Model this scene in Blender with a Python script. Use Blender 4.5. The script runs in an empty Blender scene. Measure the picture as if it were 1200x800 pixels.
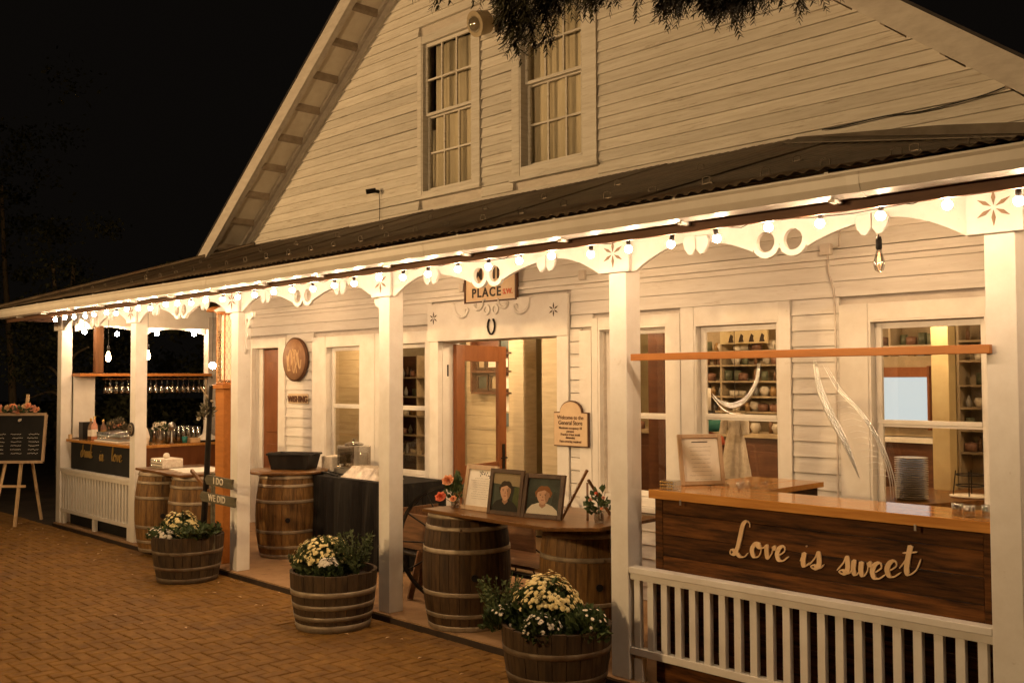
import bpy, bmesh, math, random
from mathutils import Vector, Matrix
R = random.Random(7)
PI = math.pi
sc = bpy.context.scene
col = sc.collection

# ---------------------------------------------------------------- camera, world, exposure
def rig_camera():
    f, a, pit, rol = 1167.0, .766, .038, -.004
    F = Vector((-math.cos(a)*math.cos(pit), math.sin(a)*math.cos(pit), math.sin(pit)))
    Rt = F.cross(Vector((0, 0, 1))).normalized(); U = Rt.cross(F)
    R2 = Rt*math.cos(rol)+U*math.sin(rol); U2 = -Rt*math.sin(rol)+U*math.cos(rol)
    cd = bpy.data.cameras.new('camera'); co = bpy.data.objects.new('camera', cd); col.objects.link(co)
    m = Matrix((R2, U2, -F)).transposed().to_4x4(); m.translation = Vector((13.54, -4.805, 1.965))
    co.matrix_world = m
    cd.sensor_width = 36; cd.lens = f/1200*36; cd.clip_start = .05; cd.clip_end = 500
    sc.camera = co
rig_camera()
w = bpy.data.worlds.new('World'); sc.world = w; w.use_nodes = True
bg = w.node_tree.nodes['Background']
bg.inputs[0].default_value = (.0030, .0024, .0019, 1); bg.inputs[1].default_value = 1.0
sc.view_settings.view_transform = 'Standard'; sc.view_settings.look = 'None'
sc.view_settings.exposure = 0.1; sc.view_settings.gamma = 1.0
cy = sc.cycles
cy.use_denoising = True; cy.max_bounces = 7; cy.diffuse_bounces = 3; cy.glossy_bounces = 4
cy.transparent_max_bounces = 14; cy.transmission_bounces = 5
cy.sample_clamp_indirect = 3.0; cy.use_light_tree = True; cy.caustics_reflective = False; cy.caustics_refractive = False

WARM = (1.0, .637, .328)
FEST = 310.0      # festoon bulb radiance
PORCH = 30.0     # watts of an assumed porch ceiling lamp
ADDED_PLAZA = 950.0     # radiance of the unseen plaza globe added for frontal light
ADDED_FLOOD = 3900.0   # watts of the unseen flood lamp added to wash the gable

# ---------------------------------------------------------------- helpers
LOC = {}
class MB:
    def __init__(s): s.v = []; s.f = []; s.sm = []
    def add(s, vs, fs, smooth=False):
        b = len(s.v); s.v += [tuple(p) for p in vs]
        s.f += [tuple(b+i for i in q) for q in fs]; s.sm += [smooth]*len(fs); return s
    def box(s, x0, x1, y0, y1, z0, z1):
        return s.add([(x0,y0,z0),(x1,y0,z0),(x1,y1,z0),(x0,y1,z0),(x0,y0,z1),(x1,y0,z1),(x1,y1,z1),(x0,y1,z1)],
                     [(0,3,2,1),(4,5,6,7),(0,1,5,4),(1,2,6,5),(2,3,7,6),(3,0,4,7)])
    def obox(s, c, sz, rot=None):
        rot = rot or Matrix.Identity(3); c = Vector(c)
        P = [c+rot@Vector((sx*sz[0]/2, sy*sz[1]/2, sz_*sz[2]/2)) for sz_ in (-1,1) for sx,sy in ((-1,-1),(1,-1),(1,1),(-1,1))]
        return s.add(P, [(0,3,2,1),(4,5,6,7),(0,1,5,4),(1,2,6,5),(2,3,7,6),(3,0,4,7)])
    def beam(s, p, q, w_, h_, up=(0,0,1)):
        p, q = Vector(p), Vector(q); d = (q-p); L = d.length; d.normalize(); up = Vector(up)
        sd = d.cross(up)
        if sd.length < 1e-4: sd = d.cross(Vector((1,0,0)))
        sd.normalize(); u2 = sd.cross(d)
        m = Matrix((sd, d, u2)).transposed()
        return s.obox((p+q)/2, (w_, L, h_), m)
    def tube(s, pts, r, n=8, caps=True, smooth=True):
        pts = [Vector(p) for p in pts]; k = len(pts)
        rs = r if isinstance(r, (list, tuple)) else [r]*k
        ref = Vector((0,0,1)); vs = []
        prev = None
        for i, p in enumerate(pts):
            t = (pts[min(i+1,k-1)]-pts[max(i-1,0)]).normalized()
            if prev is None:
                a = t.cross(ref)
                if a.length < .1: a = t.cross(Vector((1,0,0)))
            else: a = prev-t*prev.dot(t)
            a.normalize(); prev = a; b = t.cross(a)
            vs += [p+(a*math.cos(2*PI*j/n)+b*math.sin(2*PI*j/n))*rs[i] for j in range(n)]
        fs = [(i*n+j, i*n+(j+1)%n, (i+1)*n+(j+1)%n, (i+1)*n+j) for i in range(k-1) for j in range(n)]
        s.add(vs, fs, smooth)
        if caps:
            s.add(vs[:n], [tuple(reversed(range(n)))]); s.add(vs[-n:], [tuple(range(n))])
        return s
    def lathe(s, prof, n=24, c=(0,0,0), smooth=True, a0=0, a1=2*PI, sx=1, sy=1):
        full = abs(a1-a0-2*PI) < 1e-6; m = n if full else n+1; vs = []
        for r, z in prof:
            for j in range(m):
                t = a0+(a1-a0)*j/n; vs.append((c[0]+r*math.cos(t)*sx, c[1]+r*math.sin(t)*sy, c[2]+z))
        fs = []
        for i in range(len(prof)-1):
            for j in range(n):
                j2 = (j+1) % m; fs.append((i*m+j, i*m+j2, (i+1)*m+j2, (i+1)*m+j))
        return s.add(vs, fs, smooth)
    def prism(s, poly, ax, d0, d1):
        n = len(poly)
        def P(a, b, d): return {'y': (a, d, b), 'z': (a, b, d), 'x': (d, a, b)}[ax]
        vs = [P(a,b,d0) for a,b in poly]+[P(a,b,d1) for a,b in poly]
        return s.add(vs, [tuple(range(n)), tuple(reversed(range(n,2*n)))]+[(i,(i+1)%n,n+(i+1)%n,n+i) for i in range(n)])
    def disc(s, c, r, n=16, nrm='y'):
        vs = []
        for j in range(n):
            a, b = r*math.cos(2*PI*j/n), r*math.sin(2*PI*j/n)
            vs.append({'y': (c[0]+a,c[1],c[2]+b), 'z': (c[0]+a,c[1]+b,c[2])}[nrm])
        return s.add(vs, [tuple(range(n))])
    def sphere(s, c, r, n=12, m=8, sz=1.0):
        return s.lathe([(max(1e-4, r*math.sin(PI*i/m)), -r*sz*math.cos(PI*i/m)) for i in range(m+1)], n, c)
    def xf(s, M):
        s.v = [tuple(M@Vector(p)) for p in s.v]; return s
    def mesh(s, name, mat=None, off=(0,0,0)):
        me = bpy.data.meshes.new(name)
        me.from_pydata([(x-off[0], y-off[1], z-off[2]) for x,y,z in s.v], [], s.f)
        me.polygons.foreach_set('use_smooth', s.sm)
        me.update()
        bm = bmesh.new(); bm.from_mesh(me); bmesh.ops.recalc_face_normals(bm, faces=bm.faces); bm.to_mesh(me); bm.free()
        if mat: me.materials.append(mat)
        return me
    def build(s, name, mat, parent=None, bev=0, **k):
        off = LOC.get(parent.name, (0,0,0)) if parent is not None else (0,0,0)
        o = bpy.data.objects.new(name, s.mesh(name, mat, off)); col.objects.link(o)
        if parent is not None: o.parent = parent
        LOC[o.name] = off
        if bev:
            b = o.modifiers.new('bevel', 'BEVEL'); b.width = bev; b.segments = 2; b.limit_method = 'ANGLE'
        for kk, vv in k.items(): o[kk] = vv
        return o
def empty(name, loc=(0,0,0), parent=None, **k):
    o = bpy.data.objects.new(name, None); col.objects.link(o)
    base = LOC.get(parent.name, (0,0,0)) if parent is not None else (0,0,0)
    o.location = tuple(loc[i]-base[i] for i in range(3)) if parent is not None else loc
    if parent is not None: o.parent = parent
    LOC[o.name] = tuple(loc); o.empty_display_size = .1
    for kk, vv in k.items(): o[kk] = vv
    return o
def thing(name, label, cat, loc=(0,0,0), group=None):
    o = empty(name, loc, label=label, category=cat)
    if group: o['group'] = group
    return o
def tag(o, label, cat, group=None):
    o['label'] = label; o['category'] = cat
    if group: o['group'] = group
    return o
def dup(root, loc=None, rotz=None, scale=None, label=None, group=None):
    def rec(o, par):
        c = o.copy(); col.objects.link(c); c.parent = par
        for ch in kids.get(o.name, ()): rec(ch, c)
        return c
    kids = {}
    def walk(o):
        for ch in CH.get(o.name, o.children): kids.setdefault(o.name, []).append(ch); walk(ch)
    walk(root)
    r = rec(root, None)
    if loc is not None: r.location = loc
    if rotz is not None: r.rotation_euler[2] = rotz
    if scale is not None: r.scale = (scale,)*3 if not isinstance(scale, tuple) else scale
    if label: r['label'] = label
    if group: r['group'] = group
    LOC[r.name] = tuple(r.location)
    return r
CH = {}
def shared(me, name, parent, loc=(0,0,0), rot=(0,0,0), scale=(1,1,1), **k):
    o = bpy.data.objects.new(name, me); col.objects.link(o); o.parent = parent
    base = LOC.get(parent.name, (0,0,0)) if parent is not None else (0,0,0)
    o.location = tuple(loc[i]-base[i] for i in range(3)); o.rotation_euler = rot; o.scale = scale
    LOC[o.name] = tuple(loc)
    for kk, vv in k.items(): o[kk] = vv
    return o
def flat(loops, th):
    """filled 2D outline with holes as verts/faces in XZ, thickness along Y from 0 to th"""
    c = bpy.data.curves.new('c', 'CURVE'); c.dimensions = '2D'; c.fill_mode = 'BOTH'; c.extrude = th/2
    for L in loops:
        s = c.splines.new('POLY'); s.points.add(len(L)-1)
        for p, q in zip(s.points, L): p.co = (q[0], q[1], 0, 1)
        s.use_cyclic_u = True
    o = bpy.data.objects.new('c', c); me = bpy.data.meshes.new_from_object(o)
    vs = [(v.co.x, th/2-v.co.z, v.co.y) for v in me.vertices]; fs = [tuple(p.vertices) for p in me.polygons]
    bpy.data.objects.remove(o); bpy.data.curves.remove(c); bpy.data.meshes.remove(me)
    return vs, fs
def text(s, size, th=.004, align='CENTER', spacing=1.0, bold=0):
    c = bpy.data.curves.new('t', 'FONT'); c.body = s; c.size = size; c.extrude = th/2; c.align_x = align; c.space_character = spacing
    c.offset = bold; c.resolution_u = 3
    o = bpy.data.objects.new('t', c); me = bpy.data.meshes.new_from_object(o)
    vs = [(v.co.x, th/2-v.co.z, v.co.y) for v in me.vertices]; fs = [tuple(p.vertices) for p in me.polygons]
    bpy.data.objects.remove(o); bpy.data.curves.remove(c); bpy.data.meshes.remove(me)
    return vs, fs
def shift(vf, x, y, z): return [(a+x, b+y, c+z) for a,b,c in vf[0]], vf[1]
def circ(cx, cz, r, n=20, a0=0, a1=2*PI, rz=None):
    rz = rz or r
    return [(cx+r*math.cos(a0+(a1-a0)*i/n), cz+rz*math.sin(a0+(a1-a0)*i/n)) for i in range(n)]
def smoothline(pts, k=5):
    P = [Vector(p) for p in pts]; out = []
    for i in range(len(P)-1):
        p0, p1, p2, p3 = P[max(i-1,0)], P[i], P[i+1], P[min(i+2,len(P)-1)]
        for j in range(k):
            t = j/k
            out.append(.5*((2*p1)+(p2-p0)*t+(2*p0-5*p1+4*p2-p3)*t*t+(3*p1-p0-3*p2+p3)*t**3))
    out.append(P[-1]); return out

# ---------------------------------------------------------------- materials
def nt(name):
    m = bpy.data.materials.new(name); m.use_nodes = True; t = m.node_tree
    return m, t, t.nodes['Principled BSDF'], t.nodes['Material Output']
def N(t, typ, **k):
    n = t.nodes.new(typ)
    for a, b in k.items():
        if a.startswith('i_'): n.inputs[int(a[2:])].default_value = b
        else: setattr(n, a, b)
    return n
def mat(name, c1, c2=None, rough=.6, scale=6, stretch=(1,1,1), bump=.15, metal=0, detail=6, spec=.28, rnd=.12, bscale=None, dist=.003, fac=(.35,.7), c3=None, c3t=(.62,.72), c3s=3.0):
    """two-tone noise colour with relief; each object also varies a little in value"""
    m, t, b, o = nt(name); L = t.links.new
    tc = N(t, 'ShaderNodeTexCoord'); mp = N(t, 'ShaderNodeMapping'); mp.inputs['Scale'].default_value = stretch
    oi = N(t, 'ShaderNodeObjectInfo')
    ad = N(t, 'ShaderNodeVectorMath', operation='ADD'); cm = N(t, 'ShaderNodeVectorMath', operation='SCALE'); cm.inputs['Scale'].default_value = 37.0
    cx = N(t, 'ShaderNodeCombineXYZ')
    for i in range(3): L(oi.outputs['Random'], cx.inputs[i])
    L(cx.outputs[0], cm.inputs[0]); L(tc.outputs['Object'], mp.inputs[0]); L(mp.outputs[0], ad.inputs[0]); L(cm.outputs[0], ad.inputs[1])
    n1 = N(t, 'ShaderNodeTexNoise'); n1.inputs['Scale'].default_value = scale; n1.inputs['Detail'].default_value = detail; n1.inputs['Roughness'].default_value = .65
    L(ad.outputs[0], n1.inputs['Vector'])
    rp = N(t, 'ShaderNodeValToRGB'); c2 = c2 or tuple(x*.8 for x in c1)
    rp.color_ramp.elements[0].position = fac[0]; rp.color_ramp.elements[0].color = (*c2, 1)
    rp.color_ramp.elements[1].position = fac[1]; rp.color_ramp.elements[1].color = (*c1, 1)
    L(n1.outputs['Fac'], rp.inputs[0]); cur = rp.outputs[0]
    if c3:
        n3 = N(t, 'ShaderNodeTexNoise'); n3.inputs['Scale'].default_value = c3s; n3.inputs['Detail'].default_value = 8; n3.inputs['Roughness'].default_value = .7
        L(ad.outputs[0], n3.inputs['Vector'])
        r3 = N(t, 'ShaderNodeMapRange'); r3.inputs[1].default_value = c3t[0]; r3.inputs[2].default_value = c3t[1]; L(n3.outputs['Fac'], r3.inputs[0])
        mx = N(t, 'ShaderNodeMixRGB'); mx.inputs[2].default_value = (*c3, 1); L(r3.outputs[0], mx.inputs[0]); L(cur, mx.inputs[1]); cur = mx.outputs[0]
    hs = N(t, 'ShaderNodeHueSaturation'); mr = N(t, 'ShaderNodeMapRange'); mr.inputs[3].default_value = 1-rnd; mr.inputs[4].default_value = 1+rnd
    L(oi.outputs['Random'], mr.inputs[0]); L(mr.outputs[0], hs.inputs['Value']); L(cur, hs.inputs['Color']); L(hs.outputs[0], b.inputs['Base Color'])
    b.inputs['Roughness'].default_value = rough; b.inputs['Metallic'].default_value = metal; b.inputs['Specular IOR Level'].default_value = spec
    if bump:
        n2 = N(t, 'ShaderNodeTexNoise'); n2.inputs['Scale'].default_value = bscale or scale*3; n2.inputs['Detail'].default_value = 5
        L(ad.outputs[0], n2.inputs['Vector'])
        bp = N(t, 'ShaderNodeBump'); bp.inputs['Strength'].default_value = bump; bp.inputs['Distance'].default_value = dist
        L(n2.outputs['Fac'], bp.inputs['Height']); L(bp.outputs[0], b.inputs['Normal'])
    return m
def emit(name, c, s):
    m, t, b, o = nt(name); b.inputs['Base Color'].default_value = (*[min(1,x) for x in c], 1)
    b.inputs['Emission Color'].default_value = (*c, 1); b.inputs['Emission Strength'].default_value = s; return m
def glass(name, tint=(1,1,1), mx=1.0, rough=.02, ior=1.45, base=0.0):
    m, t, b, o = nt(name); t.nodes.remove(b); L = t.links.new
    tr = N(t, 'ShaderNodeBsdfTransparent'); tr.inputs[0].default_value = (*tint, 1)
    gl = N(t, 'ShaderNodeBsdfGlossy'); gl.inputs['Roughness'].default_value = rough
    fr = N(t, 'ShaderNodeLayerWeight'); fr.inputs['Blend'].default_value = .5
    pw = N(t, 'ShaderNodeMath', operation='POWER'); pw.inputs[1].default_value = 4.0
    mu = N(t, 'ShaderNodeMath', operation='MULTIPLY_ADD'); mu.inputs[1].default_value = .55*mx; mu.inputs[2].default_value = base+.025*mx; mu.use_clamp = True
    mi = N(t, 'ShaderNodeMixShader'); L(fr.outputs['Facing'], pw.inputs[0]); L(pw.outputs[0], mu.inputs[0]); L(mu.outputs[0], mi.inputs[0]); L(tr.outputs[0], mi.inputs[1]); L(gl.outputs[0], mi.inputs[2]); L(mi.outputs[0], o.inputs[0])
    return m
WHITE = mat('white_paint', (.78,.75,.70), (.68,.64,.58), .5, 5, (1,1,1), .2, rnd=.04, c3=(.42,.36,.28), c3t=(.66,.8), c3s=9)
SIDE = mat('siding_paint', (.76,.73,.68), (.64,.60,.54), .55, 4, (.6,1,6), .35, rnd=.07, c3=(.34,.27,.19), c3t=(.60,.80), c3s=6)
GABLE = mat('weathered_siding_paint', (.74,.70,.64), (.60,.55,.48), .6, 5, (.5,1,7), .45, rnd=.10, c3=(.27,.20,.13), c3t=(.56,.78), c3s=7)
TRIMSH = mat('aged_white_trim', (.66,.60,.53), (.52,.46,.40), .6, 6, (1,1,3), .3, rnd=.05)
REDWOOD = mat('red_door_paint', (.23,.085,.030), (.17,.058,.019), .4, 6, (2,2,.6), .2, rnd=.05)
ROOFM = mat('dark_corrugated_metal', (.20,.15,.10), (.10,.072,.05), .5, 5, (1,1,1), .2, metal=.35, rnd=.1, c3=(.15,.07,.035), c3t=(.55,.75), c3s=2)
MAINR = mat('dark_main_roofing', (.06,.05,.045), (.03,.026,.024), .8, 8)
BROWNL = mat('dark_stained_stud', (.16,.075,.03), (.10,.045,.018), .6, 6, (4,4,.5), .3)
BROWN = mat('brown_fascia_board', (.13,.062,.03), (.08,.036,.018), .6, 6, (.5,3,3), .3)
DARKIN = mat('dark_rafter_boards', (.16,.10,.06), (.09,.055,.035), .8, 4)
OAK = mat('oak_stave', (.25,.135,.042), (.095,.048,.016), .62, 9, (3,3,.45), .6, rnd=.30, c3=(.03,.018,.012), c3t=(.56,.74), c3s=3.2, dist=.004)
OAKD = mat('weathered_dark_stave', (.085,.053,.024), (.032,.019,.010), .75, 9, (3,3,.45), .7, rnd=.28, c3=(.17,.11,.06), c3t=(.62,.80), c3s=5, dist=.004)
HOOP = mat('galvanised_hoop', (.40,.33,.24), (.22,.17,.115), .5, 10, (1,1,1), .2, metal=.35, rnd=.15, c3=(.12,.06,.03), c3t=(.55,.75), c3s=5)
HOOPD = mat('rusty_hoop', (.20,.155,.105), (.10,.07,.045), .6, 10, (1,1,1), .25, metal=.35, rnd=.12, c3=(.10,.05,.025), c3t=(.5,.7), c3s=4)
TABLE = mat('varnished_table_board', (.22,.105,.034), (.10,.045,.015), .28, 7, (.5,4,2), .25, rnd=.1)
PINE = mat('varnished_pine_plank', (.60,.30,.08), (.42,.18,.045), .07, 6, (.35,5,5), .15, rnd=.08, spec=.6, c3=(.18,.07,.025), c3t=(.68,.74), c3s=2.4)
PANEL = mat('dark_stained_plank', (.15,.058,.014), (.022,.009,.003), .55, 7, (.45,1,5), .4, rnd=.28, spec=.12, c3=(.02,.010,.006), c3t=(.6,.72), c3s=2.6)
BEAMW = mat('orange_stained_wood', (.50,.195,.045), (.38,.14,.03), .4, 6, (.5,4,4), .2, rnd=.05)
LETTER = mat('pale_cut_wood', (.78,.57,.34), (.62,.42,.22), .5, 10, (1,1,1), .1, rnd=.08)
PAVER = mat('clay_paver', (.29,.150,.034), (.17,.084,.019), .78, 14, (1,1,1), .5, rnd=.33, c3=(.10,.055,.03), c3t=(.55,.8), c3s=2.2, dist=.003)
SAND = mat('paver_joint_sand', (.035,.022,.012), (.018,.012,.007), .95, 20)
DECK = mat('worn_porch_floor', (.40,.25,.13), (.27,.16,.08), .7, 5, (1,1,1), .3, c3=(.12,.07,.04), c3t=(.58,.75), c3s=4)
DECKE = mat('dark_deck_edge', (.05,.032,.02), (.03,.02,.013), .8, 8)
DIRT = mat('dark_dirt', (.07,.05,.033), (.03,.022,.015), .95, 2, bump=.4, dist=.02)
BLACK = mat('black_plastic', (.018,.016,.015), (.012,.011,.01), .4, 8, bump=.05)
CLOTH = mat('black_tablecloth', (.012,.010,.009), (.007,.006,.005), .85, 12, bump=.2)
IRON = mat('black_iron', (.03,.024,.02), (.015,.013,.011), .5, 9, metal=.6, bump=.2)
LEAF = mat('dark_green_leaf', (.085,.115,.042), (.032,.055,.018), .55, 14, bump=.1, rnd=.25)
LEAFY = mat('light_green_leaf', (.11,.13,.05), (.05,.07,.025), .6, 14, bump=.1, rnd=.2)
CEDAR = mat('cedar_foliage', (.080,.070,.030), (.035,.034,.015), .7, 9, bump=.1, rnd=.2)
NIGHTLEAF = mat('night_tree_leaf', (.10,.10,.045), (.035,.04,.018), .8, 3, bump=0)
BARK = mat('pale_bark', (.42,.32,.20), (.20,.15,.09), .9, 6, (3,3,.7), .6, dist=.01)
MUMY = mat('yellow_petal', (.85,.76,.44), (.74,.58,.22), .6, 30, bump=.1, rnd=.1)
MUMW = mat('white_petal', (.82,.77,.66), (.68,.60,.46), .6, 30, bump=.1, rnd=.08)
PEACH = mat('peach_petal', (.88,.46,.26), (.78,.32,.15), .6, 25, bump=.15)
CORAL = mat('coral_petal', (.75,.20,.10), (.58,.12,.06), .6, 25, bump=.15)
ROSE = mat('blush_petal', (.80,.45,.32), (.66,.30,.20), .6, 25, bump=.15)
SOIL = mat('soil', (.03,.02,.014), None, .95, 12)
GLASS = glass('window_glass', (.96,.95,.92), 1.6)
UPGLASS = glass('old_wavy_glass', (.95,.94,.91), 1.2, .03)
CRYSTAL = glass('clear_glassware', (.88,.88,.86), 1.8, .10, 1.5, .34)
VINYL = glass('clear_vinyl', (.97,.965,.95), 1.3, .06)
VINYL_GLINT = mat('vinyl_reflection', (.96,.95,.93), None, .28, 5, bump=0, metal=.85, spec=1.0)  # bright mirror tone for the light streaks laid over the vinyl
PAPER = mat('printed_paper', (.80,.76,.68), (.74,.69,.60), .7, 20, bump=.05, rnd=.03)
INK = mat('ink', (.05,.035,.025), None, .6, 9, bump=0)
CREAM = mat('cream_interior_paint', (.62,.52,.30), (.52,.42,.23), .6, 5, bump=.1)
PLANKIN = mat('cream_plank_wall', (.60,.52,.36), (.46,.39,.26), .6, 5, (.5,1,5), .15, rnd=.05)
INWOOD = mat('dark_interior_wood', (.13,.055,.025), (.075,.03,.015), .4, 6, (.6,4,4), .2)
SHELFW = mat('shelf_board', (.42,.34,.22), (.30,.23,.14), .6, 6)
INFLOOR = mat('store_floor', (.16,.10,.05), None, .4, 3)
SIGNB = mat('cream_sign_board', (.66,.50,.32), (.58,.42,.26), .55, 8, bump=.05)
SLICE = mat('round_cut_wood', (.38,.22,.12), (.26,.14,.075), .55, 9, bump=.3)
CHALK = mat('chalkboard', (.022,.021,.018), (.012,.011,.010), .85, 4, bump=.1)
GOLD = mat('gold_lettering', (.62,.42,.14), (.5,.32,.09), .35, 9, metal=.5, bump=0)
PALEW = mat('pale_wood_frame', (.52,.38,.24), (.42,.29,.18), .5, 8, (3,3,1), .2)
STEEL = mat('brushed_steel', (.55,.52,.47), None, .3, 9, metal=.9, bump=.05)
CERAM = mat('stoneware_plate', (.50,.45,.36), None, .35, 8, bump=.05)
LACE = mat('white_lace_dress', (.78,.72,.62), (.60,.52,.42), .8, 30, bump=.6, dist=.006)
PHOTOB = mat('photo_backdrop', (.07,.09,.075), (.02,.025,.02), .3, 4, bump=0)
SKIND = mat('photo_skin_shadow', (.44,.25,.16), None, .35, 6, bump=0)
LIPS = mat('photo_lips', (.42,.14,.10), None, .35, 6, bump=0)
SKIN = mat('photo_skin_tone', (.68,.43,.31), (.58,.35,.24), .35, 6, bump=0)
SAGE = mat('faded_grey_wood', (.17,.15,.10), (.09,.08,.05), .8, 7, (.5,4,4), .5)
MULTI = [mat('jar_'+n, c, None, .3, 8, bump=.05, rnd=.3) for n, c in (('amber', (.36,.22,.09)), ('cream', (.68,.62,.50)), ('brown', (.16,.09,.05)), ('white', (.62,.56,.46)), ('green', (.13,.14,.09)), ('red', (.22,.12,.08)), ('grey', (.25,.24,.22)))]
E_BULB = emit('lit_festoon_glass', (1, .69, .42), FEST)
E_EDI = emit('lit_filament_glass', (1, .62, .30), 34)
E_IN = emit('lit_store_lamp_glass', (1, .66, .36), 430)
E_WIN = emit('bright_screen', (.80, .93, 1.0), .78); E_WIN.node_tree.nodes['Principled BSDF'].inputs['Base Color'].default_value = (.04, .045, .05, 1)
FILA = emit('faint_filament', (1, .5, .2), 5)

D = 1.8      # store wall plane
DK = .12     # porch floor height
G = .07      # brick paving height
PX = [0, 2.316, 4.69, 7.131, 9.571, 11.868, 14.25]   # right front corner of each porch post
PW = .139

# ---------------------------------------------------------------- setting: ground, paving
MB().box(-90, 90, -90, 90, -.5, .02).build('ground', DIRT, kind='structure')
pv = empty('brick_paving', (0,0,0), kind='structure')
MB().box(-14, 20, -14, -.045, .0, G-.018).build('paving_bed', SAND, pv)
u = .0965
cells = []
for i in range(-50, 116):
    for j in range(-52, 0):
        d = (i-j) % 4; x, y = i*u, -.05+j*u
        if d == 0: cells.append((x, y, 2*u, u))
        elif d == 3: cells.append((x, y, u, 2*u) if j+2 <= 0 else (x, y, u, u))
def near(c):
    x, y = c[0]+c[2]/2, c[1]+c[3]/2
    return math.hypot(x-13.54, y+4.8)
def inview(c):
    x, y = c[0], c[1]
    dx, dy = x-13.54, y+4.805
    fz = dx*-.7207+dy*.6932; fx = dx*.6931+dy*.7208
    return fz > 1 and abs(fx/fz) < .56 and fz > 3.9
cells = [c for c in cells if c[1]+c[3] <= -.045]
vis = sorted([c for c in cells if inview(c)], key=near); first = set(vis[:300])
def paver_mb(c, mb):
    g_ = .0042; z = G+R.uniform(-.003, .002); b = .005
    x0, y0, x1, y1 = c[0]+g_, c[1]+g_, c[0]+c[2]-g_, c[1]+c[3]-g_
    t1, t2 = R.uniform(-.0012,.0012), R.uniform(-.0012,.0012)
    mb.add([(x0,y0,z-.03),(x1,y0,z-.03),(x1,y1,z-.03),(x0,y1,z-.03),(x0,y0,z-b),(x1,y0,z-b),(x1,y1,z-b),(x0,y1,z-b),
            (x0+b,y0+b,z+t1),(x1-b,y0+b,z+t2),(x1-b,y1-b,z-t1),(x0+b,y1-b,z-t2)],
           [(0,1,5,4),(1,2,6,5),(2,3,7,6),(3,0,4,7),(4,5,9,8),(5,6,10,9),(6,7,11,10),(7,4,8,11),(8,9,10,11)])
for c in vis[:300]:
    m = MB(); paver_mb(c, m); m.build('paver', PAVER, pv)
m = MB()
for c in cells:
    if c not in first and -4.9 < c[0] < 11.2: paver_mb(c, m)
PAVERS = mat('clay_pavers_mass', (.29,.150,.034), (.17,.084,.019), .78, 9, (1,1,1), .5, rnd=0, c3=(.13,.07,.035), c3t=(.5,.8), c3s=1.4, dist=.003)
m.build('outer_pavers', PAVERS, pv, kind='stuff')

# ---------------------------------------------------------------- the store building
bld = thing('store_building', 'white clapboard general store with steep gable above a dark porch roof', 'building', (6.44, 4, 0))
AP = 6.44; SL = .757
def rake_z(x, base=7.454): return base-SL*abs(x-AP)   # underside of soffit at the wall
# rectangles kept free of siding: x0,x1,z0,z1
FREE = [(1.55,2.60,DK,2.52),(3.22,5.46,.78,2.50),(5.46,7.44,DK,2.74),(7.44,7.70,DK,2.40),(7.70,8.665,.84,2.52),(8.665,9.665,.84,2.56),(10.045,11.16,.9,2.50),
        (5.25,6.24,3.84,5.66),(6.70,7.78,3.82,5.66)]
OPEN = [(1.78,2.44,DK,2.38),(3.34,4.34,.9,2.40),(4.60,5.38,.9,2.40),(5.60,7.29,DK,2.36),(7.80,8.49,.95,2.38),(8.74,9.60,.95,2.44),(10.20,11.05,1.0,2.39),
        (5.33,6.10,3.93,5.55),(6.80,7.60,3.95,5.55)]
def spans(z0, z1, rects, xa, xb):
    seg = [(xa, xb)]
    for a, b, c, d in rects:
        if d <= z0+.01 or c >= z1-.01: continue
        n = []
        for p, q in seg:
            if b <= p or a >= q: n.append((p, q)); continue
            if a > p: n.append((p, a))
            if b < q: n.append((b, q))
        seg = n
    return [s for s in seg if s[1]-s[0] > .02]
# wall sheathing behind the boards, split round the openings
m = MB(); zs = sorted({DK, 7.3, 2.9, 3.7}|{r[2] for r in OPEN}|{r[3] for r in OPEN}|{3.7+.2*i for i in range(18)})
for z0, z1 in zip(zs, zs[1:]):
    if z0 < DK-.01: continue
    xa, xb = (1.57, 13.9) if z1 <= 3.66 else (AP-(7.454-z1)/SL, AP+(7.454-z1)/SL)
    if z1 > 3.66: xa = max(xa, 1.57)
    for p, q in spans(z0, z1, OPEN, xa, xb): m.box(p, q, D+.034, D+.15, z0, z1)
m.build('wall_sheathing', TRIMSH, bld)
def board(x0, x1, z, h, mt, skew=0):
    o = R.uniform(-.0015, .0015)
    prof = [(D+.03, z-.012), (D-.009+o, z-.012), (D-.008+o, z-.006), (D+.008+o, z+h-.0135), (D+.03, z+h-.014)]
    mb = MB(); vs = [(x0, y, zz) for y, zz in prof]+[(x1, y, zz+skew) for y, zz in prof]
    mb.add(vs, [(0,1,2,3,4), (9,8,7,6,5)]+[(i, (i+1) % 5, 5+(i+1) % 5, 5+i) for i in range(5)])
    return mb.build('siding_board', mt, bld)
z = DK+.02
while z < 3.55:
    for p, q in spans(z, z+.115, FREE, 1.62, 13.8): board(p+.003, q-.003, z, .115, SIDE, R.uniform(-.003,.003))
    z += .115
while z < 7.2:
    xa, xb = AP-(7.454-z-.05)/SL, AP+(7.454-z-.05)/SL
    for p, q in spans(z, z+.098, FREE, max(1.6, xa), xb+.16):
        if q-p > 3.4 and R.random() < .55:
            c = R.uniform(p+1.2, q-1.2); board(p+.003, c-.0015, z, .098, GABLE); board(c+.0015, q-.003, z, .098, GABLE)
        else: board(p+.003, q-.003, z, .098, GABLE, R.uniform(-.004,.004))
    z += .098
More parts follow.
